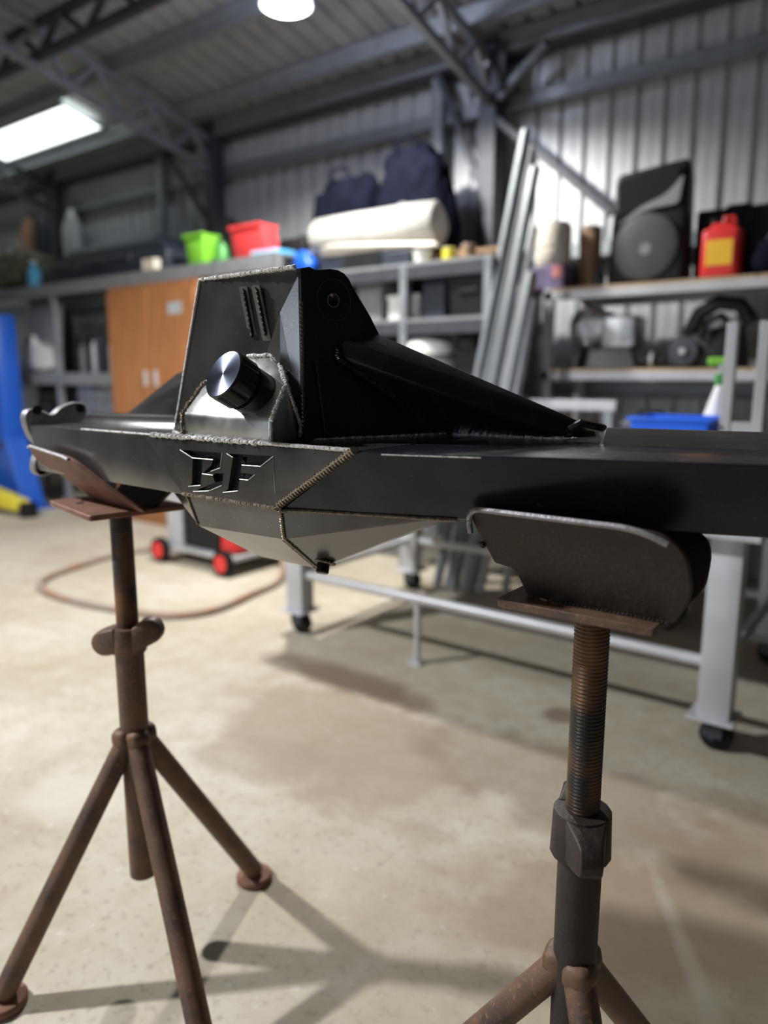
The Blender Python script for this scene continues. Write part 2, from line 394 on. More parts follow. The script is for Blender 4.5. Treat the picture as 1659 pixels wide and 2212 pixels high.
for x in (-9.1, -6.15, -2.99, .1):
    lattice((x, 5.32, 3.40), (x, RIDGE_Y, 4.62), (x, 5.32, 3.68), (x, RIDGE_Y, 4.96), 10, .055, m='darksteel' if x < -9 else 'galvd')  # rafters other than the leftmost are lightened, haze put into their colour
# steel frame of the back wall
def wall_bar(name, x0, x1, y0, y1, z0, z1, m='galvd'):
    return put(name, box(x0, x1, y0, y1, z0, z1, .004, 1), m, wb, base=((x0 + x1) / 2, y1, z0))
for x in (-9.1, -6.15, -2.99, .1): wall_bar('column', x - .075, x + .075, 5.24, 5.39, 0, EAVE, 'darksteel')
for x in (-7.07, -3.50): wall_bar('stud', x - .05, x + .05, 5.34, 5.42, 0, EAVE)
for z in (3.42, 2.3, 1.3): 
    wall_bar('girt', X0, X1, 5.42, 5.49, z - .05, z + .05); wall_bar('girt', X0, X1, 5.36, 5.43, z - .062, z - .05)
wall_bar('eave_strut', X0, X1, 5.30, 5.48, EAVE - .13, EAVE - .02, 'darksteel')
for a, b in (((-3.46, 5.3, 3.72), (-3.02, 5.3, 2.75)), ((-6.9, 5.3, 3.72), (-6.2, 5.3, 2.9)), ((-2.92, 5.28, 3.42), (-2.55, 5.28, 3.70)), ((-2.95, 5.28, 3.30), (-2.0, 5.28, 2.50))):
    put('knee_brace', bar(a, b, .05, .05), 'darksteel' if a[0] < -2.94 or b[2] < 3 else 'galvd', wb, base=a)
put('gusset_bolt', tube((-2.99, 5.22, 3.62), (-2.99, 5.25, 3.62), .05, 12), 'bright', wb, base=(-2.99, 5.22, 3.62))
put('gusset_plate', box(-3.14, -2.84, 5.225, 5.24, 3.45, 3.78, .004, 1), 'darksteel', wb, base=(-2.99, 5.22, 3.5))

# high-bay lamps
def high_bay(loc, label):
    x, y, z = loc; r = empty('high_bay_lamp', loc, label, 'lamp')
    put('shade', lathe((x, y, z), (0, 0, 1), [(.0, .155), (.0, .16), (.06, .15), (.10, .09), (.14, .085)], 32), 'shade', r, 40)
    put('lens', lathe((x, y, z - .012), (0, 0, 1), [(0, .13), (.011, .148)], 32), 'lens', r)
    put('driver_box', tube((x, y, z + .14), (x, y, z + .22), .06, 20), 'darksteel', r, 40)
    put('suspension_rod', tube((x, y, z + .22), (x, y, roof_z(y) - .03), .008, 8), 'galvd', r)
high_bay(LAMPS[0][1], 'high-bay lamp hanging under the roof near the back wall, at the top edge')
high_bay(LAMPS[1][1], 'high-bay lamp hanging under the roof on the near left, outside the frame')

# ---------------------------------------------------------------- the fabricated axle housing on its two stands
ZT, ZB = 1.287, 1.181
axle = empty('axle_housing', (-.975, 1.0, ZB), 'fabricated dark steel axle housing with oil filler cap, resting across two pipe stands', 'axle')
def A(name, bm, m, smooth=None, base=None, label=None):
    o = put(name, bm, m, axle, smooth, base)
    if label: o['label'] = label
    return o
def yr(x, bottom=False): return .86 + (x + (.864 if bottom else .704)) * .349      # front of the right arm
XE = .75
tax = lambda x: 1.275 + (x + .3) * .195                                          # tube axis, seen from above
def arm_pts(l0, l1, f):
    return [(l0[0], l0[1], ZT), (l1[0], l1[1], ZT), (l0[2], l0[3], ZB), (l1[2], l1[3], ZB),
            (l0[0], f(l0[0]), ZT), (l1[0], f(l1[0]), ZT), (l0[2], f(l0[2]), ZB), (l1[2], f(l1[2]), ZB)]
fb = lambda x: tax(x) + .02
A('right_arm', hull(arm_pts((-.704, .86, -.864, .86), (XE, yr(XE), XE, yr(XE, True)), fb), .006, 3), 'steel_shaded', 30, (-.2, 1.1, 1.2))
A('left_arm', hull(arm_pts((-1.675, .872, -1.675, .885), (-1.226, .86, -1.109, .86), fb), .004, 2), 'steel', 30, (-1.45, 1.0, 1.2))
A('centre_section', hull([(-1.226, .872, ZT), (-.704, .872, ZT), (-1.109, .872, ZB), (-.864, .872, ZB), (-1.226, 1.36, ZT), (-.704, 1.36, ZT), (-1.109, 1.36, ZB), (-.864, 1.36, ZB)]), 'steel', None, (-.975, 1.1, 1.2))
# face plate with the two letters cut through it
plate = A('face_plate', prism([(-1.226, .86, ZT), (-.704, .86, ZT), (-.864, .86, ZB), (-1.109, .86, ZB)], (0, .012, 0)), 'steel', None, (-.975, .86, 1.2))
LET = {'b': [[(-1.117, 1.2648), (-1.0017, 1.2664), (-1.0081, 1.2394), (-1.0338, 1.2315), (-1.0569, 1.2253), (-1.0314, 1.2427), (-1.0265, 1.2528), (-1.0823, 1.252)],
             [(-1.0823, 1.2525), (-1.0534, 1.2530), (-1.0638, 1.2035), (-1.0974, 1.1986), (-1.0882, 1.2047)],
             [(-1.057, 1.2246), (-1.0283, 1.2247), (-1.0234, 1.2286), (-.9996, 1.2305), (-1.0057, 1.2086), (-1.0411, 1.1955), (-1.0847, 1.1902), (-1.0234, 1.2126), (-1.0284, 1.222)]],
       'f': [[(-.9896, 1.266), (-.8755, 1.2688), (-.9066, 1.2496), (-.9516, 1.2484), (-.9633, 1.2603), (-.9742, 1.2602)],
             [(-.9742, 1.2608), (-.9501, 1.261), (-.9642, 1.2027), (-1.0032, 1.1962), (-.99, 1.2035)],
             [(-.9590, 1.2354), (-.9206, 1.2347), (-.9376, 1.2238), (-.9605, 1.2235)]]}
dg = bpy.context.evaluated_depsgraph_get
for k, polys in LET.items():
    for j, poly in enumerate(polys):
        cut = put('cutter', prism([(x, .85, z) for x, z in poly], (0, .05, 0)), 'steel')
        md = plate.modifiers.new('cut', 'BOOLEAN'); md.operation = 'DIFFERENCE'; md.solver = 'EXACT'; md.object = cut
        me = bpy.data.meshes.new_from_object(plate.evaluated_get(dg())); plate.modifiers.clear(); old = plate.data; plate.data = me
        bpy.data.meshes.remove(old); bpy.data.objects.remove(cut)
    fl = join(*[prism([(x, .8705, z) for x, z in poly], (0, .004, 0)) for poly in polys])
    put('letter_' + k, fl, 'steel_shaded', plate, base=(-.975, .87, 1.2))['label'] = 'recessed letter %s cut into the face plate' % k.upper()
GLINTS = [[(-1.117, 1.2648), (-1.0823, 1.252), (-1.0265, 1.2528)], [(-1.0081, 1.2394), (-1.0338, 1.2315)], [(-1.0974, 1.1986), (-1.0638, 1.2035)], [(-1.0057, 1.2086), (-1.0411, 1.1955), (-1.0847, 1.1902)], [(-1.0569, 1.2253), (-1.0283, 1.2247)],
       [(-.9896, 1.266), (-.9742, 1.2602)], [(-.8755, 1.2688), (-.9066, 1.2496), (-.9516, 1.2484)], [(-.9642, 1.2027), (-1.0032, 1.1962)], [(-.9206, 1.2347), (-.9376, 1.2238), (-.9587, 1.2235)], [(-1.0017, 1.2664), (-1.0081, 1.2394)]]
for r in GLINTS: put('letter_rim', sweep([(x, .8598, z) for x, z in r], .0009, 6), 'bright', plate)  # painted glints: bright wires laid on the letter edges
put('layout_line', sweep([(-.8765, .8599, 1.268), (-.8735, .8599, 1.206)], .0008, 6), 'bright', plate)
# thin bright wires along the lower cuts stand in for glints on chamfers
# tubes: round axle tube let into the top of the beam, ends
def axp(x, dz=0): return V((x, tax(x), 1.262 + dz))
A('axle_tube', join(lathe(axp(-.47), axp(.8) - axp(-.47), [(-.06, .03), (0, .034), (.004, .043), (.012, .05), (1.29, .05)], 40)), 'steel', 40, (0, 1.3, 1.26))
A('axle_tube', lathe(axp(-1.23), axp(-1.66) - axp(-1.23), [(0, .05), (.41, .05), (.424, .043), (.428, .03)], 40), 'steel', 40, (-1.5, 1.05, 1.26))
A('weld_seam', weld([axp(-.44) + V((.0, -.046, .020)), axp(.7) + V((0, -.046, .020))], .003, .004), 'weld_brown')
# end flange at the left: lobed plate
def flange_poly():
    c = V((-1.688, .955, 1.250)); out = []
    for i in range(96):
        a = 2 * math.pi * i / 96
        r = .078 + .020 * math.cos(4 * (a - .95)) + .004 * math.cos(8 * a)
        out.append(c + V((0, math.cos(a) * r * 1.02, math.sin(a) * r * 1.04)))
    return out
fl = A('end_flange', prism(flange_poly(), (-.026, 0, 0), .003, 2), 'cutedge', 40, (-1.69, .955, 1.245), 'tan lobed end flange at the far end')
for dy, dz in ((.055, .07), (-.055, .07), (.055, -.07), (-.055, -.07)):
    put('flange_hole', tube((-1.6885, .955 + dy, 1.250 + dz), (-1.686, .955 + dy, 1.250 + dz), .011, 14), 'black', fl)
# ---- the tower that takes the gears: pressed front, two side plates with a pivot hole, back
N = (-.966, .942, 1.444)
TL, TR, BL, BR = (-1.125, .93, 1.572), (-.880, .941, 1.574), (-1.222, .93, 1.290), (-.880, .941, 1.290)
R2 = (-.925, .9335, 1.40)
def facet(pts, t=.008): return prism(pts, (0, t, 0))
front = A('tower_front', hull([TL, TR, (-1.125, .958, 1.572), (-.88, .958, 1.574), BL, BR, (-1.222, .958, 1.29), (-.88, .958, 1.29)]), 'steel', None, (-1.0, .95, 1.3))
front.data.clear_geometry()
bm = bmesh.new()
vs = {k: bm.verts.new(V(p)) for k, p in dict(TL=TL, TR=TR, BL=BL, BR=BR, N=N, NB=(-1.02, .942, 1.290), Rm=(-.922, .9305, 1.505), Rb=(-.930, .9305, 1.290)).items()}
for f in (('TL', 'N', 'TR'), ('TL', 'BL', 'NB', 'N'), ('N', 'Rm', 'TR'), ('N', 'NB', 'Rb', 'Rm'), ('Rm', 'Rb', 'BR', 'TR')):
    bm.faces.new([vs[k] for k in f])
ex = bmesh.ops.extrude_face_region(bm, geom=list(bm.faces)); bmesh.ops.translate(bm, verts=[g for g in ex['geom'] if isinstance(g, bmesh.types.BMVert)], vec=(0, .03, 0))
bmesh.ops.recalc_face_normals(bm, faces=bm.faces); bmesh.ops.translate(bm, verts=bm.verts, vec=-V((-1.0, .95, 1.3))); bm.to_mesh(front.data); bm.free(); front.data.materials.append(M['steel'])
for a, b, c, d in (((-1.011, 1.541), (-1.001, 1.467), .0095, 0), ((-.979, 1.541), (-.968, 1.469), .0095, 1)):
    yy = .9335 + (.0085 if d else .008)
    def fy(z): return .93 + (1.573 - z) / (1.573 - 1.444) * .014
    k = (b[0] - a[0]) / (b[1] - a[1]); hw = .0105
    pad = [V((a[0] + (z - a[1]) * k + sx * hw, fy(z) - .0014, z)) for sx, z in ((-1, a[1] + .012), (1, a[1] + .012), (1, b[1] - .010), (-1, b[1] - .010))]
    s = put('slot_land', prism(rounded(pad, [.004] * 4, 4), (0, .004, 0)), 'weld_dark', front)
    put('plug_weld', weld([(a[0], fy(a[1]) - .0025, a[1] + .004), (b[0], fy(b[1]) - .0025, b[1] - .003)], .0066, .0088, .42, .05), 'steel_scale', s, 60)
# side plates lie in a slightly flared vertical plane
def sp(s, o=0): return lambda y, z: V((-.880 + (y - .93) * .27 + o, y, z))
def side_plate(f, vec, name='side_plate'):
    poly = [f(.937, 1.288), f(.937, 1.5735), f(.953, 1.577), f(.965, 1.573), f(.993, 1.577), f(1.008, 1.5765), f(1.021, 1.572), f(1.031, 1.563), f(1.038, 1.551), f(1.075, 1.503), f(1.105, 1.455), f(1.30, 1.40), f(1.30, 1.288)]
    return prism(poly, vec)
right = A('side_plate', side_plate(sp(1), (-.012, .003, 0)), 'steel_shaded', None, (-.86, 1.05, 1.3))
cut = put('cutter', tube((-.80, .999, 1.526), (-.93, .999, 1.526), .0125, 28), 'steel')
md = right.modifiers.new('cut', 'BOOLEAN'); md.solver = 'EXACT'; md.object = cut
me = bpy.data.meshes.new_from_object(right.evaluated_get(dg())); right.modifiers.clear(); right.data = me; bpy.data.objects.remove(cut)
put('bright_hole_ring', lathe((-.8615, .999, 1.526), (-1, .27, 0), [(0, .0125), (.0, .0105), (.02, .0105), (.02, .0125), (0, .0125)], 28, caps=False), 'bright', right, 40)  # bright metal stands in for the lit interior of the hole
put('ground_ring', lathe((-.8605, .999, 1.526), (1, -.27, 0), [(0, .034), (.0008, .034), (.0008, .036), (0, .036), (0, .034)], 40, caps=False), 'steel', right)
A('side_plate', prism([(-1.222, .932, 1.288), (-1.127, .932, 1.572), (-1.127, 1.03, 1.57), (-1.20, 1.09, 1.36), (-1.25, 1.30, 1.288)], (.012, 0, 0)), 'steel', None, (-1.2, 1.05, 1.3))
A('tower_back', hull([(-1.11, .962, 1.560), (-.885, .962, 1.560), (-1.12, .972, 1.555), (-.88, .972, 1.555), (-1.14, 1.02, 1.47), (-.875, 1.02, 1.47), (-1.21, 1.28, 1.36), (-.806, 1.28, 1.36), (-1.21, .962, 1.288), (-.885, .962, 1.288), (-1.22, 1.30, 1.288), (-.80, 1.30, 1.288)]), 'steel_shaded', None, (-1.0, 1.2, 1.3))
put('inner_panel', hull([sp(1, .002)(.958, 1.425), sp(1, .002)(1.29, 1.288), sp(1, .002)(.975, 1.291), sp(1, .006)(.958, 1.424), sp(1, .006)(1.288, 1.289), sp(1, .006)(.975, 1.292)], .001, 1), 'steel_shaded', right)
# braces from the tower down to the beam
A1, A2, B1, B2, C1, C2 = map(V, ((-.857, 1.012, 1.461), (-.858, 1.006, 1.430), (-.750, 1.215, 1.288), (-.535, 1.222, 1.288), (-.838, 1.090, 1.476), (-.487, 1.262, 1.311)))
A('brace', hull([A1, A2, B1, B2, C1, C2, C1 + V((0, .05, -.12)), C2 + V((0, .03, -.03))], .007, 3), 'steel_shaded', 30, (-.68, 1.15, 1.3))
A('brace_end', sweep([C2 + V((-.035, -.03, -.006)), C2 + V((-.02, -.022, .006)), C2 + V((.0, -.004, .0)), C2 + V((.006, .02, -.004))], .008, 8), 'steel_shaded', 40)
A('brace', hull([(-1.478, 1.14, 1.405), (-1.725, 1.145, 1.290), (-1.20, 1.10, 1.290), (-1.20, 1.10, 1.46), (-1.46, 1.22, 1.39), (-1.74, 1.20, 1.289), (-1.19, 1.22, 1.289), (-1.19, 1.20, 1.45)], .004, 2), 'steel', 30, (-1.4, 1.15, 1.3))
# filler neck and cap
NK = dict(bl=(-1.116, .868, 1.286), tl=(-1.116, .868, 1.329), tr=(-.888, .868, 1.328), br=(-.888, .868, 1.286), rc=(-.897, .915, 1.387), rt=(-.930, .937, 1.420), t=(-.957, .942, 1.434), t2=(-1.014, .942, 1.434), lc=(-1.113, .915, 1.380))
back = [(x, .955, z) for x, z in ((-1.11, 1.286), (-.888, 1.286), (-.90, 1.38), (-.95, 1.425), (-1.02, 1.43), (-1.11, 1.37))]
neck = A('filler_box', hull(list(NK.values()) + back, .006, 3), 'bright', 30, (-1.0, .9, 1.33), 'bare bright steel filler box')
nrm = V((-.10, -.875, .47)).normalized(); nb = V((-.950, .902, 1.364))
put('filler_tube', lathe(nb - nrm * .03, nrm, [(0, .041), (.062, .041), (.064, .036), (.07, .036)], 40), 'black', neck, 40)
bm = bmesh.new(); cb = nb + nrm * .040; d, u, v = frame_of(nrm); ns = 120; rings = []
for t, r, kn in ((0, .041, 0), (.002, .0445, 1), (.034, .0445, 1), (.038, .0435, 0), (.040, .0415, 0)):
    ring = []
    for i in range(ns):
        a = 2 * math.pi * i / ns; rr = r - (.0035 * (max(0, math.cos(a * 10)) ** 2) if kn else 0)
        ring.append(bm.verts.new(cb + d * t + (u * math.cos(a) + v * math.sin(a)) * rr))
    rings.append(ring)
for a, b in zip(rings, rings[1:]):
    for i in range(ns): bm.faces.new((a[i], a[(i + 1) % ns], b[(i + 1) % ns], b[i]))
bm.faces.new(rings[0][::-1])
bm.faces.new(rings[-1])
capo = put('filler_cap', bm, 'black', axle, 30, base=cb); capo['label'] = 'round black knurled filler cap with a spun face'
# the spun face is a disc whose own axis is the cap axis, so its grain runs in circles
disc = bpy.data.meshes.new('cap_face'); bm = bmesh.new(); bmesh.ops.create_circle(bm, cap_ends=True, segments=64, radius=.0412)
ex = bmesh.ops.extrude_face_region(bm, geom=list(bm.faces)); bmesh.ops.translate(bm, verts=[g for g in ex['geom'] if isinstance(g, bmesh.types.BMVert)], vec=(0, 0, .0012))
bmesh.ops.recalc_face_normals(bm, faces=bm.faces); bm.to_mesh(disc); bm.free()
fo = bpy.data.objects.new('cap_face', disc); COL.objects.link(fo); fo.parent = capo; fo.location = nrm * .0398
fo.rotation_mode = 'QUATERNION'; fo.rotation_quaternion = nrm.to_track_quat('Z', 'Y'); disc.materials.append(M['spun'])
# sump below
P1, P2, P3, P4 = (-1.109, .862, 1.183), (-.864, .862, 1.183), (-1.082, .866, 1.126), (-.863, .866, 1.130)
P5 = (-.911, 1.0, 1.043); P6 = (-1.06, 1.0, 1.043); P7, P8 = (-.60, .955, 1.183), (-1.30, .955, 1.183)
sump = A('sump', hull([P1, P2, P3, P4, P5, P6, P7, P8, (-.62, 1.25, 1.183), (-1.28, 1.25, 1.183), (-.95, 1.12, 1.05), (-1.05, 1.12, 1.05)], .0015, 1), 'steel', None, (-.98, 1.0, 1.1))
put('drain_plug', lathe((-.880, .985, 1.066), (.18, -.45, -1), [(-.02, .016), (.004, .016), (.006, .012), (.022, .012), (.024, .010)], 24), 'black', sump, 30)
put('plug_weld', weld([V((-.880, .985, 1.064)) + V((.018 * math.cos(a), .018 * math.sin(a), -.008 * math.sin(a))) for a in [i * .33 for i in range(20)]], .004), 'weld_brown', sump)
# weld seams
W = lambda pts, r=.0045, m='weld', **k: A('weld_seam', weld(pts, r, **k), m)
W([(-1.20, .862, 1.2885), (-.895, .862, 1.2885)], .0058, pitch=.0045, jit=.6)
W([(-.895, .862, 1.2885), (-.712, .862, 1.288)], .0045)
W([(-1.45, .868, 1.288), (-1.20, .862, 1.2885)], .0026)
W([(-1.127, .932, 1.573), (-.884, .932, 1.5755)], .0048, jit=.5)
W([(-.8785, .937, 1.520), (-.8785, .937, 1.30)], .0042, 'steel', pitch=.007)
W([(-.704, .858, 1.288), (-.868, .858, 1.186)], .0085, 'weld_brown', pitch=.0065, jit=.12)
W([(-.870, .857, 1.181), (-.862, .859, 1.178), (-.845, .866, 1.180), (-.82, .875, 1.181), (-.74, .905, 1.181), (-.58, .958, 1.181)], .0045, 'weld_brown')
W([(-1.115, .861, 1.183), (-.866, .861, 1.182)], .0050, 'weld_brown', jit=.4)
W([(-.864, .861, 1.182), (-.862, .866, 1.130), (-.908, .998, 1.045)], .0042, 'weld_brown')
W([(-1.106, .861, 1.182), (-1.082, .866, 1.127)], .003, 'weld_brown')
W([A2 + V((.002, -.004, .012)), A2 + V((.004, -.004, -.002)), B1 + V((-.03, -.04, .03)), B1], .006, 'steel', jit=.4)
W([B1, B2 + V((0, -.002, .002)), B2 + V((.03, .01, .002))], .0062, pitch=.005, jit=.8)
W([(-.876, .955, 1.289), (-.755, 1.215, 1.289)], .0035, jit=.6)
W([NK['t2'], NK['t'], NK['rt'], NK['rc'], (-.882, .934, 1.315), (-.884, .932, 1.292)], .005, pitch=.005, jit=.5)
W([(-.889, .868, 1.288), (-.888, .869, 1.326), (-.897, .914, 1.384)], .0045, jit=.4)
W([(-1.117, .868, 1.288), (-1.117, .868, 1.33), (-1.114, .915, 1.382), (-1.02, .94, 1.434)], .0048, 'weld_brown', jit=.7)
W([(-1.225, .931, 1.289), (-1.16, .895, 1.289), (-1.12, .868, 1.289)], .004, jit=.5)
W([(-1.224, .93, 1.29), (-1.127, .929, 1.572)], .0022)
W([(-.66, .872, 1.284), (-.52, .921, 1.284)], .0015)

# ---------------------------------------------------------------- pipe stands
def thread(p, z0, z1, r, pitch=.006, n=36):
    nz = int((z1 - z0) / (pitch / 4)); bm = bmesh.new(); rings = []
    for i in range(nz + 1):
        z = z0 + (z1 - z0) * i / nz; ring = []
        for j in range(n):
            ph = ((z / pitch) - j / n) % 1.0
            rr = r - .0022 * (1 - abs(2 * ph - 1)) ** .8
            if i in (0, nz): rr = r - .002
            ring.append(bm.verts.new((p[0] + math.cos(2 * math.pi * j / n) * rr, p[1] + math.sin(2 * math.pi * j / n) * rr, z)))
        rings.append(ring)
    for a, b in zip(rings, rings[1:]):
        for j in range(n): bm.faces.new((a[j], a[(j + 1) % n], b[(j + 1) % n], b[j]))
    bm.faces.new(rings[0][::-1]); bm.faces.new(rings[-1])
    return bm
def legs(root, ax, zj, feet, m, tail):
    for f in feet:
        top = V((ax[0], ax[1], zj)); ft = V((f[0], f[1], .028))
        d = (ft - top).normalized(); h = V((d.x, d.y, 0)).normalized()
        a = top + h * .012
        lg = put('leg', tube(a, ft, .0255, 24), m, root, 40, base=a)
        put('foot_plate', lathe((f[0], f[1], 0), (0, 0, 1), [(0, .047), (.005, .050), (.016, .050), (.021, .046), (.023, .02)], 32), 'rust_plate', lg, 40)
        put('weld_fillet', blob(a + h * .012 + V((0, 0, -.004)), (.0265, .0265, .026), .05, 3, 3), m, lg, 180)
# right-hand stand (near)
RA = (-.387, 1.03)
st = empty('pipe_stand', (RA[0], RA[1], 0), 'rusty pipe stand with threaded rod and V head, the nearer one on the right', 'stand', 'pipe stands under the axle')
put('pipe', tube((*RA, .335), (*RA, .665), .0345, 36), 'rust_dark', st, 40)
put('screw_rod', thread(RA, .60, 1.056, .0268), 'thread', st, 60, base=(*RA, .7))
def nut(ax, z0, z1, ang, m, root, r=.048, up=.026):
    c, s = math.cos(ang), math.sin(ang); f = lambda a, b, z: V((ax[0] + a * c - b * s, ax[1] + a * s + b * c, z))
    pts = []
    for i in range(16):
        a = 2 * math.pi * i / 16; pts += [f(r * math.cos(a), r * math.sin(a), z0 + .016), f(r * .94 * math.cos(a), r * .94 * math.sin(a), z1 - .002)]
    b1 = hull(pts, .004, 2)
    ears = []
    for sgn in (1, -1):
        e = []
        for i in range(14):
            t = 2 * math.pi * i / 14
            zc = z1 - .042 if sgn > 0 else z1 - up
            for b in (-.016, .016): e.append(f(sgn * (r + .014) + .030 * math.cos(t), b, zc + .030 * math.sin(t)))
        for b in (-.034, .034): e += [f(sgn * .02, b, z1), f(sgn * .02, b, z0 + .02)]
        ears.append(hull(e, .006, 2))
    o = put('collar_nut', join(b1, *ears), m, root, 35, base=f(0, 0, z0))
    for sgn in (1, -1):
        zc = z1 - .042 if sgn > 0 else z1 - up
        put('handle_hole', tube(f(sgn * (r + .018), -.0172, zc), f(sgn * (r + .018), .0172, zc), .010, 18), 'rubber', o)
    return o
nut(RA, .640, .735, math.radians(-58), 'rust_dark', st)
fwd = V((-math.sin(YAW), math.cos(YAW), 0)); rgt = V((math.cos(YAW), math.sin(YAW), 0))
fe = [V((*RA, 0)) + (rgt * math.cos(a) + fwd * math.sin(a)) * .33 for a in (math.radians(-84), math.radians(158), math.radians(36))]
legs(st, RA, .46, fe, 'rust', True)
# head: base plate and two leaning plates
ZB0 = 1.056
bp = put('base_plate', join(prism(rounded([(-.512, .958, ZB0), (-.278, .966, ZB0), (-.283, 1.092, ZB0), (-.512, 1.092, ZB0)], [.012, .004, .004, .012], 3), (0, 0, .0125), .002, 1)), 'rust', st, 30)
cut = put('cutter', tube((-.432, 1.000, 1.03), (-.432, 1.000, 1.1), .0125, 20), 'steel')
md = bp.modifiers.new('cut', 'BOOLEAN'); md.solver = 'EXACT'; md.object = cut; bpy.context.view_layer.update()
me = bpy.data.meshes.new_from_object(bp.evaluated_get(dg())); bp.modifiers.clear(); bp.data = me; bpy.data.objects.remove(cut)
put('spatter_lump', join(blob((-.452, .996, ZB0 + .0135), (.005, .004, .003), sub=2), blob((-.446, .994, ZB0 + .0135), (.004, .004, .003), sub=2, seed=3)), 'rust_plate', bp)
def leaning(x, zt, zb, yt, yb, th, name='cradle_plate', m='rust_dark'):
    t = lambda z: yb + (yt - yb) * (z - zb) / (zt - zb)
    poly = [(x[0], t(zt), zt), (x[1], t(zt), zt), (x[2], t(zt - .085), zt - .085), (x[3], t(zb), zb), (x[4], t(zb), zb), (x[5], t(zb + .045), zb + .045), (x[6], t(zb + .05), zb + .05)]
    return prism(rounded(poly, [.028, .055, .02, .01, .004, .012, .004], 8), (0, th, 0), .0015, 1)
pl = put('cradle_plate', leaning((-.556, -.243, -.236, -.262, -.478, -.492, -.525), 1.2055, ZB0 + .0125, .938, .998, .011), 'rust_dark', st, 25, base=(-.40, .98, ZB0))
put('cut_edge', sweep(rounded([(-.548, .9425, 1.168), (-.553, .938, 1.2058), (-.300, .938, 1.2058), (-.262, .942, 1.19)], [0, .026, .03, 0], 8)[0:], .0045, 6), 'cutedge', pl, 40)
put('cradle_plate', leaning((-.548, -.245, -.248, -.275, -.478, -.492, -.525), 1.179, ZB0 + .0125, 1.120, 1.068, .011), 'rust_dark', st, 25, base=(-.40, 1.08, ZB0))
put('weld_seam', weld([(-.475, 1.0, ZB0 + .013), (-.265, 1.0, ZB0 + .013)], .006, .006), 'rust_dark', pl)
put('spatter_lump', blob((-.538, .962, 1.148), (.005, .006, .005), sub=2), 'rust_dark', pl)

# left-hand stand (farther)
LA = (-1.450, .945)
st2 = empty('pipe_stand', (LA[0], LA[1], 0), 'rusty pipe stand with winged collar and three splayed legs, the farther one on the left', 'stand', 'pipe stands under the axle')
put('pipe', tube((*LA, .20), (*LA, .80), .0325, 36), 'rust', st2, 40)
put('screw_rod', thread(LA, .77, 1.115, .0255), 'thread', st2, 60, base=(*LA, .9))
nut(LA, .755, .835, math.radians(212), 'rust', st2, .040, .010)
legs(st2, LA, .565, [V((-1.415, 1.271, 0)), V((-1.554, .637, 0)), V((-1.05, .80, 0))], 'rust', True)
ZL = 1.108
c, s = math.cos(math.radians(-12)), math.sin(math.radians(-12))
def hl(a, b, z): return V((-1.462 + a * c - b * s, .944 + a * s + b * c, z))
bp2 = put('base_plate', prism(rounded([hl(-.128, -.105, ZL), hl(.128, -.105, ZL), hl(.128, .105, ZL), hl(-.128, .105, ZL)], [.01] * 4, 3), (0, 0, .012), .002, 1), 'rust_plate', st2, 30)
for a, b in ((-.07, -.045), (-.04, -.065)):
    put('bolt_hole', tube(hl(a, b, ZL + .0115), hl(a, b, ZL + .0128), .009, 16), 'rubber', bp2)
q = [V((-1.640, .846, 1.243)), V((-1.462, .842, 1.2255)), V((-1.365, .868, 1.165)), V((-1.300, .905, ZL + .012)), V((-1.536, .935, ZL + .012)), V((-1.575, .905, 1.16)), V((-1.64, .86, 1.215))]
pl2 = put('cradle_plate', prism(rounded(q, [.02, .03, .03, .004, .01, .02, .01], 6), (.0, .011, .002)), 'rust_plate', st2, 25)
put('cut_edge', sweep([V((-1.638, .8465, 1.240)), V((-1.625, .846, 1.2435)), V((-1.492, .8425, 1.2295)), V((-1.470, .843, 1.2245))], .004, 6), 'cutedge', pl2, 40)
put('cradle_plate', hull([hl(-.10, .035, ZL + .012), hl(.115, .035, ZL + .012), hl(-.10, .046, ZL + .012), hl(.115, .046, ZL + .012), hl(-.12, .085, 1.179), hl(.15, .085, 1.179), hl(-.12, .095, 1.178), hl(.15, .095, 1.178)]), 'rust_dark', st2)

# ---------------------------------------------------------------- welding table on wheels
T = empty('welding_table', (-1.65, 3.5, 0), 'silver grey welding table on casters behind the axle', 'table')
put('table_top', box(-2.80, -.45, 2.72, 4.05, .835, .88, .004, 1), 'silver', T)
for x in (-2.725, -.575):
    for y in (2.85, 3.92):
        lg = put('leg', box(x - .058, x + .058, y - .05, y + .05, .135, .835, .006, 2), 'silver', T, 40, (x, y, .135))
        put('foot_plate', box(x - .09, x + .08, y - .08, y + .08, .125, .137, .003, 1), 'silver', lg)
        cs = put('caster', join(box(x - .035, x + .035, y - .012 - .028, y + .012 - .028, .055, .126), box(x - .035, x + .035, y + .016, y + .040, .055, .126), tube((x, y - .045, .06), (x, y + .045, .06), .012, 12)), 'darksteel', T, None, (x, y, .06))
        put('wheel', lathe((x + .01, y - .026, .06), (0, 1, 0), [(0, .05), (.008, .06), (.044, .06), (.052, .05)], 24), 'rubber', cs, 40)
for y in (2.85, 3.92): put('lower_rail', tube((-2.67, y, .335), (-.63, y, .335), .024, 16), 'silver', T, 40)
for x in (-2.725, -.575): put('cross_rail', tube((x, 2.90, .335), (x, 3.87, .335), .022, 16), 'silver', T, 40)
put('support_foot', join(tube((-1.95, 2.86, .012), (-1.95, 2.86, .335), .016, 12), box(-1.985, -1.915, 2.825, 2.895, 0, .012)), 'silver', T)
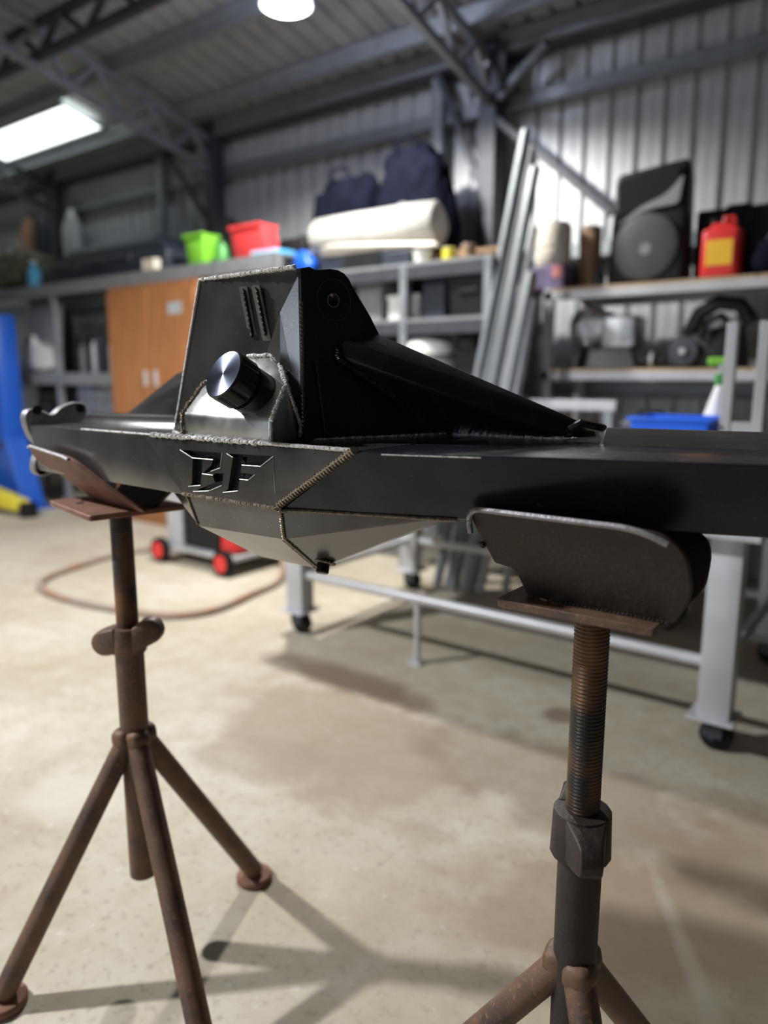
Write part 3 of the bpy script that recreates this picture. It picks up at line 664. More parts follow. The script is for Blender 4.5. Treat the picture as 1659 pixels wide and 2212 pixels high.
# things standing on the table
def open_tub(name, x0, x1, y0, y1, z0, z1, t, flare, m, parent=None, label=None, cat=None, rim=True, base=None):
    bm = bmesh.new()
    def ring(dx, z): return [bm.verts.new(p) for p in ((x0 - dx, y0 - dx, z), (x1 + dx, y0 - dx, z), (x1 + dx, y1 + dx, z), (x0 - dx, y1 + dx, z))]
    R = [ring(0, z0), ring(flare, z1)]
    if rim: R += [ring(flare + .015, z1), ring(flare + .015, z1 + .015)]
    R += [ring(flare - t, z1 + (.015 if rim else 0)), ring(-t, z0 + t)]
    bm.faces.new(R[0][::-1]); bm.faces.new(R[-1])
    for a, b in zip(R, R[1:]):
        for i in range(4): bm.faces.new((a[i], a[(i + 1) % 4], b[(i + 1) % 4], b[i]))
    bev(bm, .006, 2)
    o = put(name, bm, m, parent, base=((x0 + x1) / 2, (y0 + y1) / 2, z0)); return tag(o, label, cat)
tub = open_tub('storage_tub', -1.03, -.76, 3.12, 3.36, .88, 1.215, .006, .02, 'blue', label='bright blue plastic tub standing on the welding table', cat='tub')
for x in (-.97, -.90, -.83): put('rib', box(x - .004, x + .004, 3.103, 3.112, .95, 1.18), 'blue', tub)
b = empty('spray_bottle', (-.79, 3.46, .88), 'tall white conical bottle with green cap behind the blue tub', 'bottle')
put('body', lathe((-.79, 3.46, .88), (0, 0, 1), [(0, .085), (.02, .09), (.28, .082), (.46, .026), (.48, .02)], 24), 'white', b, 40)
put('collar', lathe((-.79, 3.46, 1.36), (0, 0, 1), [(0, .026), (.04, .026), (.045, .018)], 20), 'dgreen', b, 40)
put('nozzle_stem', lathe((-.79, 3.46, 1.40), (0, 0, 1), [(0, .016), (.045, .012)], 16), 'silver', b, 40)
put('nozzle', hull([(x, y, z) for x in (-.85, -.77) for y in (3.447, 3.473) for z in (1.44, 1.475)], .008, 2), 'green', b)

f = empty('bent_frame', (-.66, 3.15, .88), 'silver U-shaped tube frame standing upright at the right end of the table', 'frame')
for x in (-.69, -.575): put('upright', box(x - .02, x + .02, 3.13, 3.17, .88, 1.60, .004), 'silver', f)
put('crossbar', box(-.67, -.595, 3.135, 3.165, 1.17, 1.22, .004), 'silver', f); put('foot_bar', box(-.73, -.53, 3.10, 3.20, .88, .895, .003), 'silver', f)

# ---------------------------------------------------------------- pallet-style racks along the back wall
def rack(name, x0, x1, y0, y1, shelves, label, posts, boardm='ply', beamm='silver', th=.055, postm='silver', post_top=None):
    r = empty(name, ((x0 + x1) / 2, (y0 + y1) / 2, 0), label, 'rack')
    for x in posts:
        for y in (y0 + .03, y1 - .03):
            put('upright', box(x - .03, x + .03, y - .03, y + .03, 0, post_top or max(shelves), .003, 1), postm, r)
    for z in shelves:
        for y in (y0, y1 - .035):
            put('beam', box(x0, x1, y, y + .035, z - th - .018, z - .018, .004, 1), beamm, r)
        n = max(1, round((x1 - x0) / 1.1)); dx = (x1 - x0) / n
        for i in range(n): put('shelf_board', box(x0 + i * dx + .004, x0 + (i + 1) * dx - .004, y0 + .004, y1 - .004, z - .018, z), boardm, r)
    return r
rack('shelf_rack', -2.17, .35, 4.60, 5.22, (1.945, 1.44, .55), 'tall silver rack with two plywood shelves at the right of the back wall', (-2.14, .10, .32))
rack('work_shelf', -4.20, -2.38, 4.30, 5.05, (2.15, 1.78, 1.1), 'dark grey open shelving left of the column, heaped with bags', (-4.16, -3.08, -2.42), 'grey', 'darksteel', .09, 'galvd')
rack('long_bench', -9.35, -4.24, 4.28, 5.05, (2.33, 1.42, .6), 'long dark grey shelf bench with crates on top at the left of the back wall', (-9.3, -7.55, -6.5, -5.0, -4.28), 'grey', 'grey', .10, 'galvd')
# lengths of steel leaning between the racks
for i, (xt, xb, zt, m, wd) in enumerate(((-2.28, -2.56, 2.90, 'galvd', .045), (-2.235, -2.49, 2.78, 'grey', .04), (-2.19, -2.43, 2.66, 'galvd', .05), (-2.155, -2.37, 2.30, 'silver', .035), (-2.13, -2.31, 2.02, 'galvd', .05), (-2.11, -2.25, 1.86, 'silver', .035))):
    o = put('steel_length', bar((xb, 3.98 + .02 * (i % 2), .03), (xt, 3.98 + .02 * (i % 2) + zt * .178, zt), wd, wd), m, None, base=(xb, 3.98, 0))
    tag(o, ('dark galvanised steel length, tallest of those leaning between the racks', 'grey painted steel length, second from the left of those leaning between the racks', 'galvanised steel length, third from the left of those leaning between the racks', 'silver steel length, fourth from the left of those leaning between the racks', 'galvanised steel length ending level with the upper shelf, fifth of those leaning', 'shortest silver steel length, nearest the right-hand rack')[i], 'steel bar', 'leaning steel lengths')

# ---- on the upper shelf of the right-hand rack (z 1.945)
Z = 1.945
sk = empty('loudspeaker', (-1.56, 4.86, Z), 'black loudspeaker with horn above a round grille on the upper shelf', 'speaker')
body = [(-1.80, 4.68, Z), (-1.32, 4.68, Z), (-1.38, 5.08, Z), (-1.74, 5.08, Z), (-1.78, 4.72, Z + .66), (-1.34, 4.72, Z + .70), (-1.40, 5.05, Z + .68), (-1.72, 5.05, Z + .64)]
put('cabinet', hull(body, .035, 4), 'plastic_black', sk, 35)
put('horn_mouth', prism(rounded([(-1.74, 4.700, Z + .40), (-1.56, 4.700, Z + .45), (-1.40, 4.700, Z + .52), (-1.385, 4.704, Z + .66), (-1.75, 4.704, Z + .62)], [.03, .08, .04, .04, .04], 5), (0, -.012, .0)), 'rubber', sk)
put('horn_lip', prism(rounded([(-1.75, 4.702, Z + .35), (-1.56, 4.702, Z + .43), (-1.38, 4.702, Z + .44), (-1.36, 4.702, Z + .60), (-1.45, 4.702, Z + .50), (-1.60, 4.702, Z + .45)], [.02, .06, .03, .02, .05, .06], 5), (0, -.02, 0), .004, 1), 'grey', sk)
put('grille', lathe((-1.56, 4.685, Z + .215), (0, -1, 0), [(0, .195), (.012, .192), (.02, .16), (.024, .06), (.024, .001)], 40), 'plastic_grey', sk, 40)
put('grille_badge', tube((-1.55, 4.662, Z + .20), (-1.55, 4.657, Z + .20), .035, 20), 'grey', sk)
jc = empty('fuel_can', (-1.14, 4.78, Z), 'red fuel can with a yellow label beside the loudspeaker', 'can')
put('body', box(-1.245, -1.035, 4.70, 4.86, Z, Z + .285, .03, 4), 'red', jc, 40)
put('shoulder', hull([(x, y, z) for x, y, z in ((-1.22, 4.72, Z + .27), (-1.06, 4.72, Z + .27), (-1.22, 4.84, Z + .27), (-1.06, 4.84, Z + .27), (-1.20, 4.74, Z + .315), (-1.08, 4.74, Z + .315), (-1.20, 4.82, Z + .315), (-1.08, 4.82, Z + .315))], .01, 2), 'red', jc, 40)
put('cap', lathe((-1.19, 4.78, Z + .31), (0, 0, 1), [(0, .026), (.03, .026), (.034, .02)], 18), 'plastic_black', jc, 40)
put('handle', sweep([(-1.15, 4.78, Z + .31), (-1.14, 4.78, Z + .345), (-1.09, 4.78, Z + .345), (-1.08, 4.78, Z + .31)], .011, 8), 'red', jc)
put('label_panel', box(-1.212, -1.068, 4.6965, 4.701, Z + .075, Z + .215, .001, 1), 'yellow', jc)
kc = empty('equipment_case', (-1.08, 5.05, Z), 'large black ribbed case behind the red fuel can', 'case')
put('shell', box(-1.34, -.90, 4.92, 5.16, Z, Z + .43, .02, 3), 'plastic_black', kc, 40)
for x in (-1.27, -1.19, -1.11, -1.03, -.95): put('ridge', box(x - .012, x + .012, 4.908, 4.922, Z + .03, Z + .40, .003, 1), 'plastic_black', kc)
put('handle', sweep([(-1.2, 5.04, Z + .43), (-1.19, 5.04, Z + .455), (-1.07, 5.04, Z + .455), (-1.06, 5.04, Z + .43)], .011, 8), 'plastic_black', kc)
bb = put('tool_bag', blob((-.80, 4.82, Z + .11), (.18, .14, .115), .1, 3, 5, .95), 'fabric', None, 180, (-.80, 4.82, Z)); tag(bb, 'low black bag right of the red fuel can on the upper shelf', 'bag')
put('strap', sweep([(-.93, 4.75, Z + .16), (-.86, 4.74, Z + .25), (-.76, 4.74, Z + .25), (-.69, 4.75, Z + .16)], .010, 6), 'plastic_black', bb)
jg = empty('plastic_jug', (-2.17, 4.72, Z + .15), 'cream plastic drum at the left end of the upper shelf', 'drum')
put('body', lathe((-2.17, 4.72, Z + .15), (0, 0, 1), [(0, .10), (.02, .115), (.10, .115), (.105, .108), (.115, .108), (.12, .115), (.24, .115), (.26, .105)], 28), 'cream', jg, 40)
put('lid', lathe((-2.17, 4.72, Z + .41), (0, 0, 1), [(0, .10), (.012, .10), (.02, .07), (.024, .03)], 24), 'white', jg, 40)
bx = put('parts_box', box(-2.30, -2.04, 4.61, 4.86, Z, Z + .15, .008, 2), 'violet', None, None, (-2.17, 4.72, Z)); tag(bx, 'violet grey printed box under the cream drum', 'box')
put('printed_patch', box(-2.12, -2.05, 4.606, 4.612, Z + .07, Z + .145, .001, 1), 'pink', bx); put('printed_patch', box(-2.295, -2.23, 4.606, 4.612, Z, Z + .06, .001, 1), 'pink', bx)
tn = put('dark_canister', lathe((-1.975, 4.86, Z), (0, 0, 1), [(0, .07), (.38, .07), (.40, .06), (.41, .03)], 20), 'brown', None, 40, (-1.975, 4.86, Z)); tag(tn, 'brown canister behind the cream drum on the upper shelf', 'canister')
put('rim', lathe((-1.975, 4.86, Z + .375), (0, 0, 1), [(0, .073), (.012, .073)], 20), 'grey', tn)
bo = put('oil_bottle', lathe((-1.84, 4.70, Z), (0, 0, 1), [(0, .034), (.07, .034), (.10, .014), (.125, .014)], 16), 'navy', None, 40, (-1.84, 4.70, Z)); tag(bo, 'small navy bottle between the cream drum and the loudspeaker', 'bottle')
put('cap', tube((-1.84, 4.70, Z + .125), (-1.84, 4.70, Z + .14), .016, 14), 'plastic_black', bo)
# ---- on the lower shelf (z 1.44)
Z = 1.44
ga = empty('gearbox', (-1.82, 4.85, Z), 'silver gearbox casting at the left end of the lower shelf', 'gearbox')
put('bell_housing', lathe((-2.02, 4.85, Z + .25), (1, -.25, .1), [(0, .10), (.02, .13), (.12, .15), (.20, .105), (.24, .09)], 28), 'alu', ga, 35)
put('main_case', hull([(x, y, z) for x in (-1.82, -1.60) for y in (4.72, 4.95) for z in (Z + .13, Z + .33)], .025, 2), 'alu', ga, 35)
put('cradle', hull([(-2.05, 4.72, Z), (-1.58, 4.72, Z), (-2.05, 5.0, Z), (-1.58, 5.0, Z), (-1.98, 4.76, Z + .14), (-1.64, 4.76, Z + .14), (-1.98, 4.96, Z + .14), (-1.64, 4.96, Z + .14)], .01, 1), 'engine', ga)
for i in range(8):
    a = i * math.pi / 4; put('bolt', tube((-1.91, 4.82 + .14 * math.cos(a) - .03, Z + .26 + .14 * math.sin(a)), (-1.885, 4.815 + .14 * math.cos(a) - .03, Z + .265 + .14 * math.sin(a)), .012, 6), 'silver', ga)
en = empty('engine_block', (-1.16, 4.86, Z), 'oily black engine assembly with round pulley on the lower shelf', 'engine')
put('block', hull([(-1.38, 4.74, Z), (-.98, 4.74, Z), (-1.38, 5.0, Z), (-.98, 5.0, Z), (-1.34, 4.76, Z + .20), (-1.02, 4.76, Z + .26), (-1.34, 4.98, Z + .20), (-1.02, 4.98, Z + .26)], .02, 2), 'engine', en, 35)
put('inlet_manifold', sweep([(-1.30, 4.80, Z + .20), (-1.24, 4.78, Z + .32), (-1.14, 4.78, Z + .38), (-1.02, 4.80, Z + .36), (-.96, 4.84, Z + .26)], .045, 12), 'engine', en, 50)
pu = put('pulley', lathe((-1.30, 4.735, Z + .10), (0, -1, 0), [(0, .085), (.012, .085), (.018, .072), (.026, .072), (.032, .085), (.044, .085), (.046, .03), (.056, .03)], 28), 'darksteel', en, 35)
put('pulley_hub', tube((-1.30, 4.679, Z + .10), (-1.30, 4.672, Z + .10), .018, 12), 'silver', pu)
put('hose', sweep([(-1.05, 4.75, Z + .24), (-1.10, 4.70, Z + .30), (-1.18, 4.68, Z + .26), (-1.20, 4.70, Z + .16)], .02, 8), 'rubber', en)
cr = put('greasy_shaft', lathe((-1.56, 4.70, Z + .05), (1, .1, 0), [(0, .03), (.05, .03), (.055, .05), (.09, .05), (.095, .025), (.16, .025)], 18), 'engine', None, 35, (-1.5, 4.7, Z)); tag(cr, 'short greasy black shaft between gearbox and engine on the lower shelf', 'shaft')
put('bearing_ring', lathe((-1.492, 4.707, Z + .05), (1, .1, 0), [(0, .053), (.02, .053)], 18), 'alu', cr)
# below the lower shelf
tr = empty('trestle', (-1.85, 4.35, 0), 'pale grey folding trestle below the lower shelf of the right rack', 'trestle')
put('top_bar', box(-2.15, -1.55, 4.31, 4.39, 1.19, 1.25, .004), 'silver', tr)
for x, s in ((-2.10, -1), (-1.60, 1)):
    for y in (-.18, .18): put('leg', bar((x + s * .06, 4.35 + y, .0), (x, 4.35 + y * .15, 1.19), .045, .03), 'galv', tr)
put('cross_tie', box(-2.14, -1.56, 4.27, 4.29, .62, .66, .003), 'galv', tr)
dk = empty('dark_toolbox', (-1.33, 4.2, 0), 'navy black box stacked on a crate behind the blue tub', 'toolbox')
put('crate', box(-1.49, -1.10, 4.1, 4.45, 0, .98, .01), 'navy', dk); put('lid', box(-1.47, -1.12, 4.12, 4.43, .98, 1.16, .04, 3), 'navy', dk, 40)
put('handle', sweep([(-1.40, 4.27, 1.16), (-1.39, 4.27, 1.20), (-1.27, 4.27, 1.20), (-1.26, 4.27, 1.16)], .012, 8), 'plastic_black', dk)
rb = empty('machine_cabinet', (-.12, 3.9, 0), 'black machine with red trim on the floor at the right edge', 'machine')
put('housing', box(-.30, .15, 3.6, 4.1, .06, .72, .02, 2), 'plastic_black', rb, 40); put('trim', box(-.31, -.27, 3.59, 3.62, .40, .72, .004), 'red', rb)
put('base', box(-.32, .17, 3.58, 4.12, .0, .06, .004), 'rubber', rb)

# ---- on the shelving heaped with bags (z 2.15)
Z = 2.15
def duffel(name, c, s, seed, label, m='fabric'):
    o = put(name, blob(c, s, .13, 4, seed, .9), m, None, 180, (c[0], c[1], c[2] - s[2])); tag(o, label, 'bag')
    put('handle', sweep([(c[0] - s[0] * .4, c[1] - s[1] * .6, c[2] + s[2] * .75), (c[0] - s[0] * .2, c[1] - s[1] * .7, c[2] + s[2] * 1.12), (c[0] + s[0] * .2, c[1] - s[1] * .7, c[2] + s[2] * 1.12), (c[0] + s[0] * .4, c[1] - s[1] * .6, c[2] + s[2] * .75)], .014, 8), m, o)
    put('buckle', box(c[0] - .03, c[0] + .03, c[1] - s[1] * 1.06, c[1] - s[1] * .98, c[2] + .02, c[2] + .06, .004), 'grey', o)
    return o
duffel('black_bag', (-4.06, 4.90, 2.54), (.34, .15, .42), 2, 'large lumpy navy black bag heaped left, behind the wrapped roll')
duffel('black_bag', (-3.40, 4.90, 2.60), (.33, .16, .46), 4, 'taller navy black bag at the right of the heap, above the wrapped roll')
duffel('black_bag', (-4.12, 4.62, 2.31), (.09, .09, .16), 9, 'small dark bag slumped at the left end of the wrapped roll')
ct = put('flat_carton', box(-3.95, -3.10, 4.42, 4.80, Z, Z + .115, .012, 2), 'navy', None, None, (-3.5, 4.6, Z)); tag(ct, 'flat dark carton under the white wrapped roll', 'box')
put('carton_flap', box(-3.70, -3.35, 4.405, 4.42, Z + .02, Z + .115, .003), 'plastic_black', ct)
ro = empty('wrapped_roll', (-3.5, 4.62, Z + .115), 'thick white plastic-wrapped roll lying on the dark shelving', 'roll')
bm = lathe((-4.02, 4.52, Z + .27), (1.02, .10, .03), [(0, .06), (.0, .155), (.02, .165), (.3, .168), (.55, .155), (.8, .16), (1.02, .15), (1.04, .13)], 36)
from mathutils import noise as mn
for v in bm.verts:
    k = mn.noise(v.co * 5) * .022 + mn.noise(v.co * 14) * .007; v.co.z += k; v.co.y += k * .6
put('wrapping', bm, 'film', ro, 60)
put('core_tube', tube((-4.035, 4.518, Z + .27), (-4.0, 4.52, Z + .27), .055, 24), 'cream', ro, 40)
put('loose_sheet', hull([(-3.9, 4.36, Z + .19), (-2.92, 4.46, Z + .13), (-3.9, 4.40, Z + .13), (-2.92, 4.55, Z + .12), (-3.8, 4.365, Z + .21), (-2.95, 4.50, Z + .16)], .004, 1), 'cream', ro)
po = put('small_pot', lathe((-3.0, 4.42, Z), (0, 0, 1), [(0, .05), (.07, .062), (.085, .066), (.085, .055), (.03, .045)], 20), 'white', None, 40, (-3.0, 4.42, Z)); tag(po, 'small white pot on the shelf edge right of the wrapped roll', 'pot')
put('rim', lathe((-3.0, 4.42, Z + .08), (0, 0, 1), [(0, .068), (.008, .068)], 20), 'white', po)
for i, (x, y, m, l) in enumerate(((-2.80, 4.45, 'yellowp', 'yellow tin on the shelving, nearest the steel lengths but one'), (-2.62, 4.40, 'brown', 'brown tin at the right end of the shelving'))):
    t = put('paint_tin', lathe((x, y, Z), (0, 0, 1), [(0, .048), (.085, .048), (.088, .044)], 20), m, None, 40, (x, y, Z)); tag(t, l, 'tin'); put('lid', tube((x, y, Z + .088), (x, y, Z + .094), .042, 20), 'silver', t)
cb = put('cardboard_tray', box(-3.10, -2.45, 4.62, 4.95, Z, Z + .09, .006, 1), 'brown', None, None, (-2.9, 4.8, Z)); tag(cb, 'low brown cardboard tray behind the small tins', 'tray')
put('tray_edge', box(-3.11, -2.44, 4.61, 4.625, Z + .07, Z + .10, .002, 1), 'brown', cb)
bc = put('blue_cloth', blob((-4.08, 4.40, Z + .075), (.10, .06, .09), .2, 3, 11, .85), 'liftblue', None, 180, (-4.08, 4.40, Z)); tag(bc, 'crumpled blue cloth at the left end of the wrapped roll', 'cloth')
# under it
Z = 1.78
db = put('basin', lathe((-2.98, 4.50, 1.1), (0, 0, 1), [(0, .10), (.02, .13), (.38, .20), (.46, .21), (.52, .19), (.56, .12), (.57, .02)], 28), 'white', None, 40, (-2.98, 4.5, 1.1)); tag(db, 'rounded white drum below the middle board of the dark shelving', 'drum')
put('band', lathe((-2.98, 4.50, 1.5), (0, 0, 1), [(0, .206), (.02, .212), (.04, .213)], 28, caps=False), 'grey', db)
bt = open_tub('black_tub', -2.72, -2.45, 4.36, 4.72, Z, Z + .24, .008, .02, 'plastic_black', label='black tub on the middle board at the right of the dark shelving', cat='tub')
put('handle', box(-2.66, -2.51, 4.335, 4.350, Z + .15, Z + .18, .003), 'plastic_black', bt)
for i, (x0, x1, h, m, l) in enumerate(((-3.95, -3.62, .22, 'plastic_black', 'black box at the left of the middle board'), (-3.56, -3.34, .26, 'grey', 'grey box on the middle board beside the black box'), (-3.28, -3.02, .17, 'white', 'pale box in the middle of the middle board'), (-2.98, -2.80, .26, 'navy', 'upright dark box on the middle board left of the tub'))):
    q = put('storage_box', box(x0, x1, 4.40, 4.75, Z, Z + h, .006, 1), m, None, None, ((x0 + x1) / 2, 4.57, Z)); tag(q, l, 'box'); put('lid', box(x0 - .006, x1 + .006, 4.39, 4.76, Z + h - .02, Z + h + .006, .003, 1), m, q)
for i, (x0, x1, h, m, l) in enumerate(((-4.1, -3.75, .42, 'plastic_black', 'tall black box on the lowest board of the dark shelving'), (-3.70, -3.30, .30, 'grey', 'grey bin on the lowest board beside the tall black box'), (-2.72, -2.46, .46, 'plastic_black', 'tall black box on the lowest board by the leaning steel'))):
    q = put('storage_box', box(x0, x1, 4.40, 4.8, 1.1, 1.1 + h, .006, 1), m, None, None, ((x0 + x1) / 2, 4.6, 1.1)); tag(q, l, 'box'); put('lid', box(x0 - .006, x1 + .006, 4.39, 4.81, 1.08 + h, 1.106 + h, .003, 1), m, q)

# ---- on the long bench (z 2.33)
Z = 2.33
def bin_(name, x0, x1, y0, h, m, label, lean=0.0, group=None):
    r = empty(name, ((x0 + x1) / 2, y0 + .14, Z), label, 'bin', group)
    put('body', hull([(x0 + .02, y0, Z), (x1 - .02 + lean, y0, Z), (x0 + .02, y0 + .14, Z), (x1 - .02 + lean, y0 + .14, Z), (x0, y0 - .02, Z + h), (x1, y0 - .02, Z + h), (x0, y0 + .16, Z + h), (x1, y0 + .16, Z + h)], .012, 2), m, r, 40)
    for ya, yb in ((-.035, -.018), (.158, .172)): put('rim', box(x0 - .012, x1 + .012, y0 + ya, y0 + yb, Z + h - .03, Z + h, .003, 1), m, r)
    return r
bin_('plastic_crate', -5.44, -5.20, 4.36, .26, 'green', 'lime green crate on the long bench')
bin_('plastic_crate', -4.85, -4.50, 4.36, .26, 'redl', 'coral red crate with slanted side on the long bench', .10)
gc = put('green_can', lathe((-5.02, 4.40, Z), (0, 0, 1), [(0, .055), (.13, .055), (.15, .04), (.165, .04)], 20), 'dgreen', None, 40, (-5.02, 4.40, Z)); tag(gc, 'small green can standing between the green and red crates', 'can')
put('cap', tube((-5.02, 4.40, Z + .165), (-5.02, 4.40, Z + .185), .025, 14), 'plastic_black', gc)
gp = empty('clamp_stand', (-5.2, 4.60, Z), 'black upright clamp stand behind the green can', 'stand')
put('post', bar((-5.16, 4.62, Z), (-5.18, 4.62, Z + .40), .07, .07), 'plastic_black', gp); put('arm', bar((-5.19, 4.62, Z + .40), (-4.94, 4.62, Z + .27), .06, .06), 'plastic_black', gp); put('base', box(-5.34, -5.12, 4.5, 4.7, Z, Z + .03, .004), 'plastic_black', gp)
hc = empty('hard_case', (-6.75, 4.62, Z), 'long navy black hard case lying at the left of the green crate', 'case')
put('lower_shell', box(-7.70, -5.72, 4.36, 4.86, Z, Z + .20, .03, 3), 'navy', hc, 40)
put('lid', hull([(x, y, z) for x in (-7.66, -5.76) for y in (4.38, 4.84) for z in (Z + .205,)] + [(x, y, Z + .34) for x in (-7.35, -5.95) for y in (4.44, 4.78)], .03, 3), 'navy', hc, 40)
for x in (-7.2, -6.3): put('latch', box(x - .05, x + .05, 4.345, 4.362, Z + .12, Z + .20, .004), 'darksteel', hc)
put('handle', sweep([(-6.85, 4.36, Z + .12), (-6.84, 4.32, Z + .12), (-6.62, 4.32, Z + .12), (-6.61, 4.36, Z + .12)], .014, 8), 'plastic_black', hc)
q = put('carton', box(-5.98, -5.80, 4.285, 4.355, Z, Z + .10, .004, 1), 'cream', None, None, (-5.9, 4.32, Z)); tag(q, 'little cream carton in front of the long hard case', 'box'); put('tape', box(-5.90, -5.88, 4.283, 4.287, Z, Z + .10), 'brown', q)
dc = empty('tool_case', (-4.42, 4.75, Z), 'dark grey tool case right of the coral red crate', 'case')
put('shell', box(-4.57, -4.27, 4.60, 4.95, Z, Z + .17, .03, 3), 'plastic_black', dc, 40); put('handle', sweep([(-4.5, 4.77, Z + .17), (-4.48, 4.77, Z + .20), (-4.36, 4.77, Z + .20), (-4.34, 4.77, Z + .17)], .012, 8), 'plastic_black', dc)
lb = put('folded_sheet', box(-4.60, -4.30, 4.32, 4.54, Z, Z + .045, .012, 2), 'skyblue', None, None, (-4.45, 4.43, Z)); tag(lb, 'folded pale blue sheet at the right end of the long bench', 'sheet'); put('fold', box(-4.60, -4.30, 4.315, 4.33, Z + .018, Z + .028, .003, 1), 'white', lb)
duffel('canvas_bag', (-8.75, 4.65, Z + .24), (.50, .24, .25), 13, 'olive canvas bag at the far left end of the long bench', 'olive')
bl = put('detergent_bottle', lathe((-8.10, 4.42, Z), (0, 0, 1), [(0, .07), (.18, .07), (.23, .03), (.26, .03)], 18), 'skyblue', None, 40, (-8.1, 4.42, Z)); tag(bl, 'light blue bottle beside the olive bag', 'bottle'); put('cap', tube((-8.10, 4.42, Z + .26), (-8.10, 4.42, Z + .29), .034, 14), 'white', bl)
# coats hanging on the far wall posts
for i, (x, m, l) in enumerate(((-9.75, 'brown', 'brown coat hanging on the back wall at the far left'), (-9.35, 'navy', 'dark coat hanging on the back wall right of the brown coat'), (-8.72, 'galv', 'pale overall hanging on the back wall, rightmost of the hanging clothes'))):
    o = put('hanging_coat', blob((x, 5.28, 2.95), (.15, .07, .42), .12, 3, 20 + i), m, None, 180, (x, 5.3, 3.4)); tag(o, l, 'coat')
    put('hook', sweep([(x, 5.34, 3.34), (x, 5.30, 3.44), (x, 5.36, 3.48), (x, 5.41, 3.46)], .01, 6), 'darksteel', o)
# ---- beneath the long bench
cu = empty('timber_cabinet', (-5.80, 4.36, 0), 'orange brown timber cabinet under the long bench', 'cabinet')
put('carcass', box(-6.45, -5.16, 4.22, 4.27, .0, 2.20, .004, 1), 'wood', cu)
for x0, x1 in ((-6.44, -5.81), (-5.80, -5.17)):
    d = put('door', box(x0 + .004, x1 - .004, 4.195, 4.22, .08, 2.14, .004, 1), 'wood', cu); hx = x1 - .07 if x0 < -6 else x0 + .07
    put('handle', box(hx - .012, hx + .012, 4.17, 4.195, 1.30, 1.44, .003), 'silver', d)
put('paper_note', box(-5.52, -5.33, 4.192, 4.1945, 1.92, 2.02), 'galv', cu)
pd = empty('drawer_cabinet', (-6.95, 4.6, .0), 'grey cabinet of small parts drawers under the long bench', 'cabinet')
put('carcass', box(-7.40, -6.56, 4.42, 4.80, .62, 1.40, .004, 1), 'grey', pd)
for i in range(6):
    for j in range(5):
        x = -7.38 + i * .137; z = .65 + j * .148
        dr = put('drawer', box(x, x + .125, 4.395, 4.425, z, z + .135, .004, 1), 'alu' if (i + j) % 3 else 'galvd', pd, None, (x, 4.4, z)); put('drawer_pull', box(x + .045, x + .08, 4.38, 4.396, z + .05, z + .075), 'plastic_black', dr)
for i in range(9):
    x = -7.48 + i * .105; m = ('plastic_black', 'grey', 'plastic_black', 'silver', 'navy', 'plastic_black', 'galv', 'plastic_black', 'grey')[i]; h = (.36, .30, .38, .33, .40, .30, .34, .38, .31)[i]
    o = put('aerosol_can', lathe((x, 4.50, 1.42), (0, 0, 1), [(0, .044), (h - .06, .044), (h - .03, .028), (h, .028)], 16), m, None, 40, (x, 4.5, 1.42)); tag(o, (('first', 'second', 'third', 'fourth', 'fifth', 'sixth', 'seventh', 'eighth', 'ninth')[i] + ' can from the left in the row under the long bench, ' + ('black', 'grey', 'black', 'silver', 'navy', 'black', 'pale', 'black', 'grey')[i]), 'can', 'cans in the row under the long bench')
    put('cap', tube((x, 4.50, 1.42 + h), (x, 4.50, 1.44 + h), .027, 12), 'plastic_black', o)
wp = empty('white_panel', (-8.15, 4.5, 1.42), 'bright white sheet metal panel leaning on the middle board under the long bench', 'panel')
put('sheet', hull([(-8.60, 4.42, 1.42), (-7.75, 4.42, 1.42), (-8.60, 4.435, 1.42), (-7.75, 4.435, 1.42), (-8.52, 4.56, 2.16), (-7.82, 4.56, 2.16), (-8.52, 4.575, 2.16), (-7.82, 4.575, 2.16)]), 'galv', wp)
put('folded_edge', bar((-8.60, 4.415, 1.435), (-7.75, 4.415, 1.435), .03, .03), 'white', wp)
sb = put('plastic_sack', blob((-8.00, 4.36, 1.58), (.30, .06, .17), .25, 3, 31, .9), 'white', None, 180, (-8.0, 4.36, 1.42)); tag(sb, 'glossy white plastic sack slumped in front of the white panel', 'sack'); put('sack_neck', lathe((-8.10, 4.36, 1.72), (0, 0, 1), [(0, .05), (.06, .025), (.10, .045)], 14), 'white', sb)
mo = empty('compressor', (-7.85, 4.6, .6), 'dark air compressor on the lowest board under the long bench', 'compressor')
put('tank', lathe((-8.40, 4.58, .86), (1, 0, 0), [(0, .06), (.05, .14), (.15, .18), (.85, .18), (.95, .14), (1.0, .06)], 28), 'navy', mo, 40)
put('motor', lathe((-8.25, 4.58, 1.19), (1, 0, 0), [(0, .10), (.03, .145), (.38, .145), (.42, .10)], 24), 'engine', mo, 40)
put('pump_head', hull([(x, y, z) for x in (-7.75, -7.50) for y in (4.48, 4.70) for z in (1.04, 1.36)], .02, 2), 'engine', mo)
for x in (-8.2, -7.6):
    for y in (4.46, 4.70): put('leg', box(x - .03, x + .03, y - .02, y + .02, .6, .78), 'darksteel', mo)

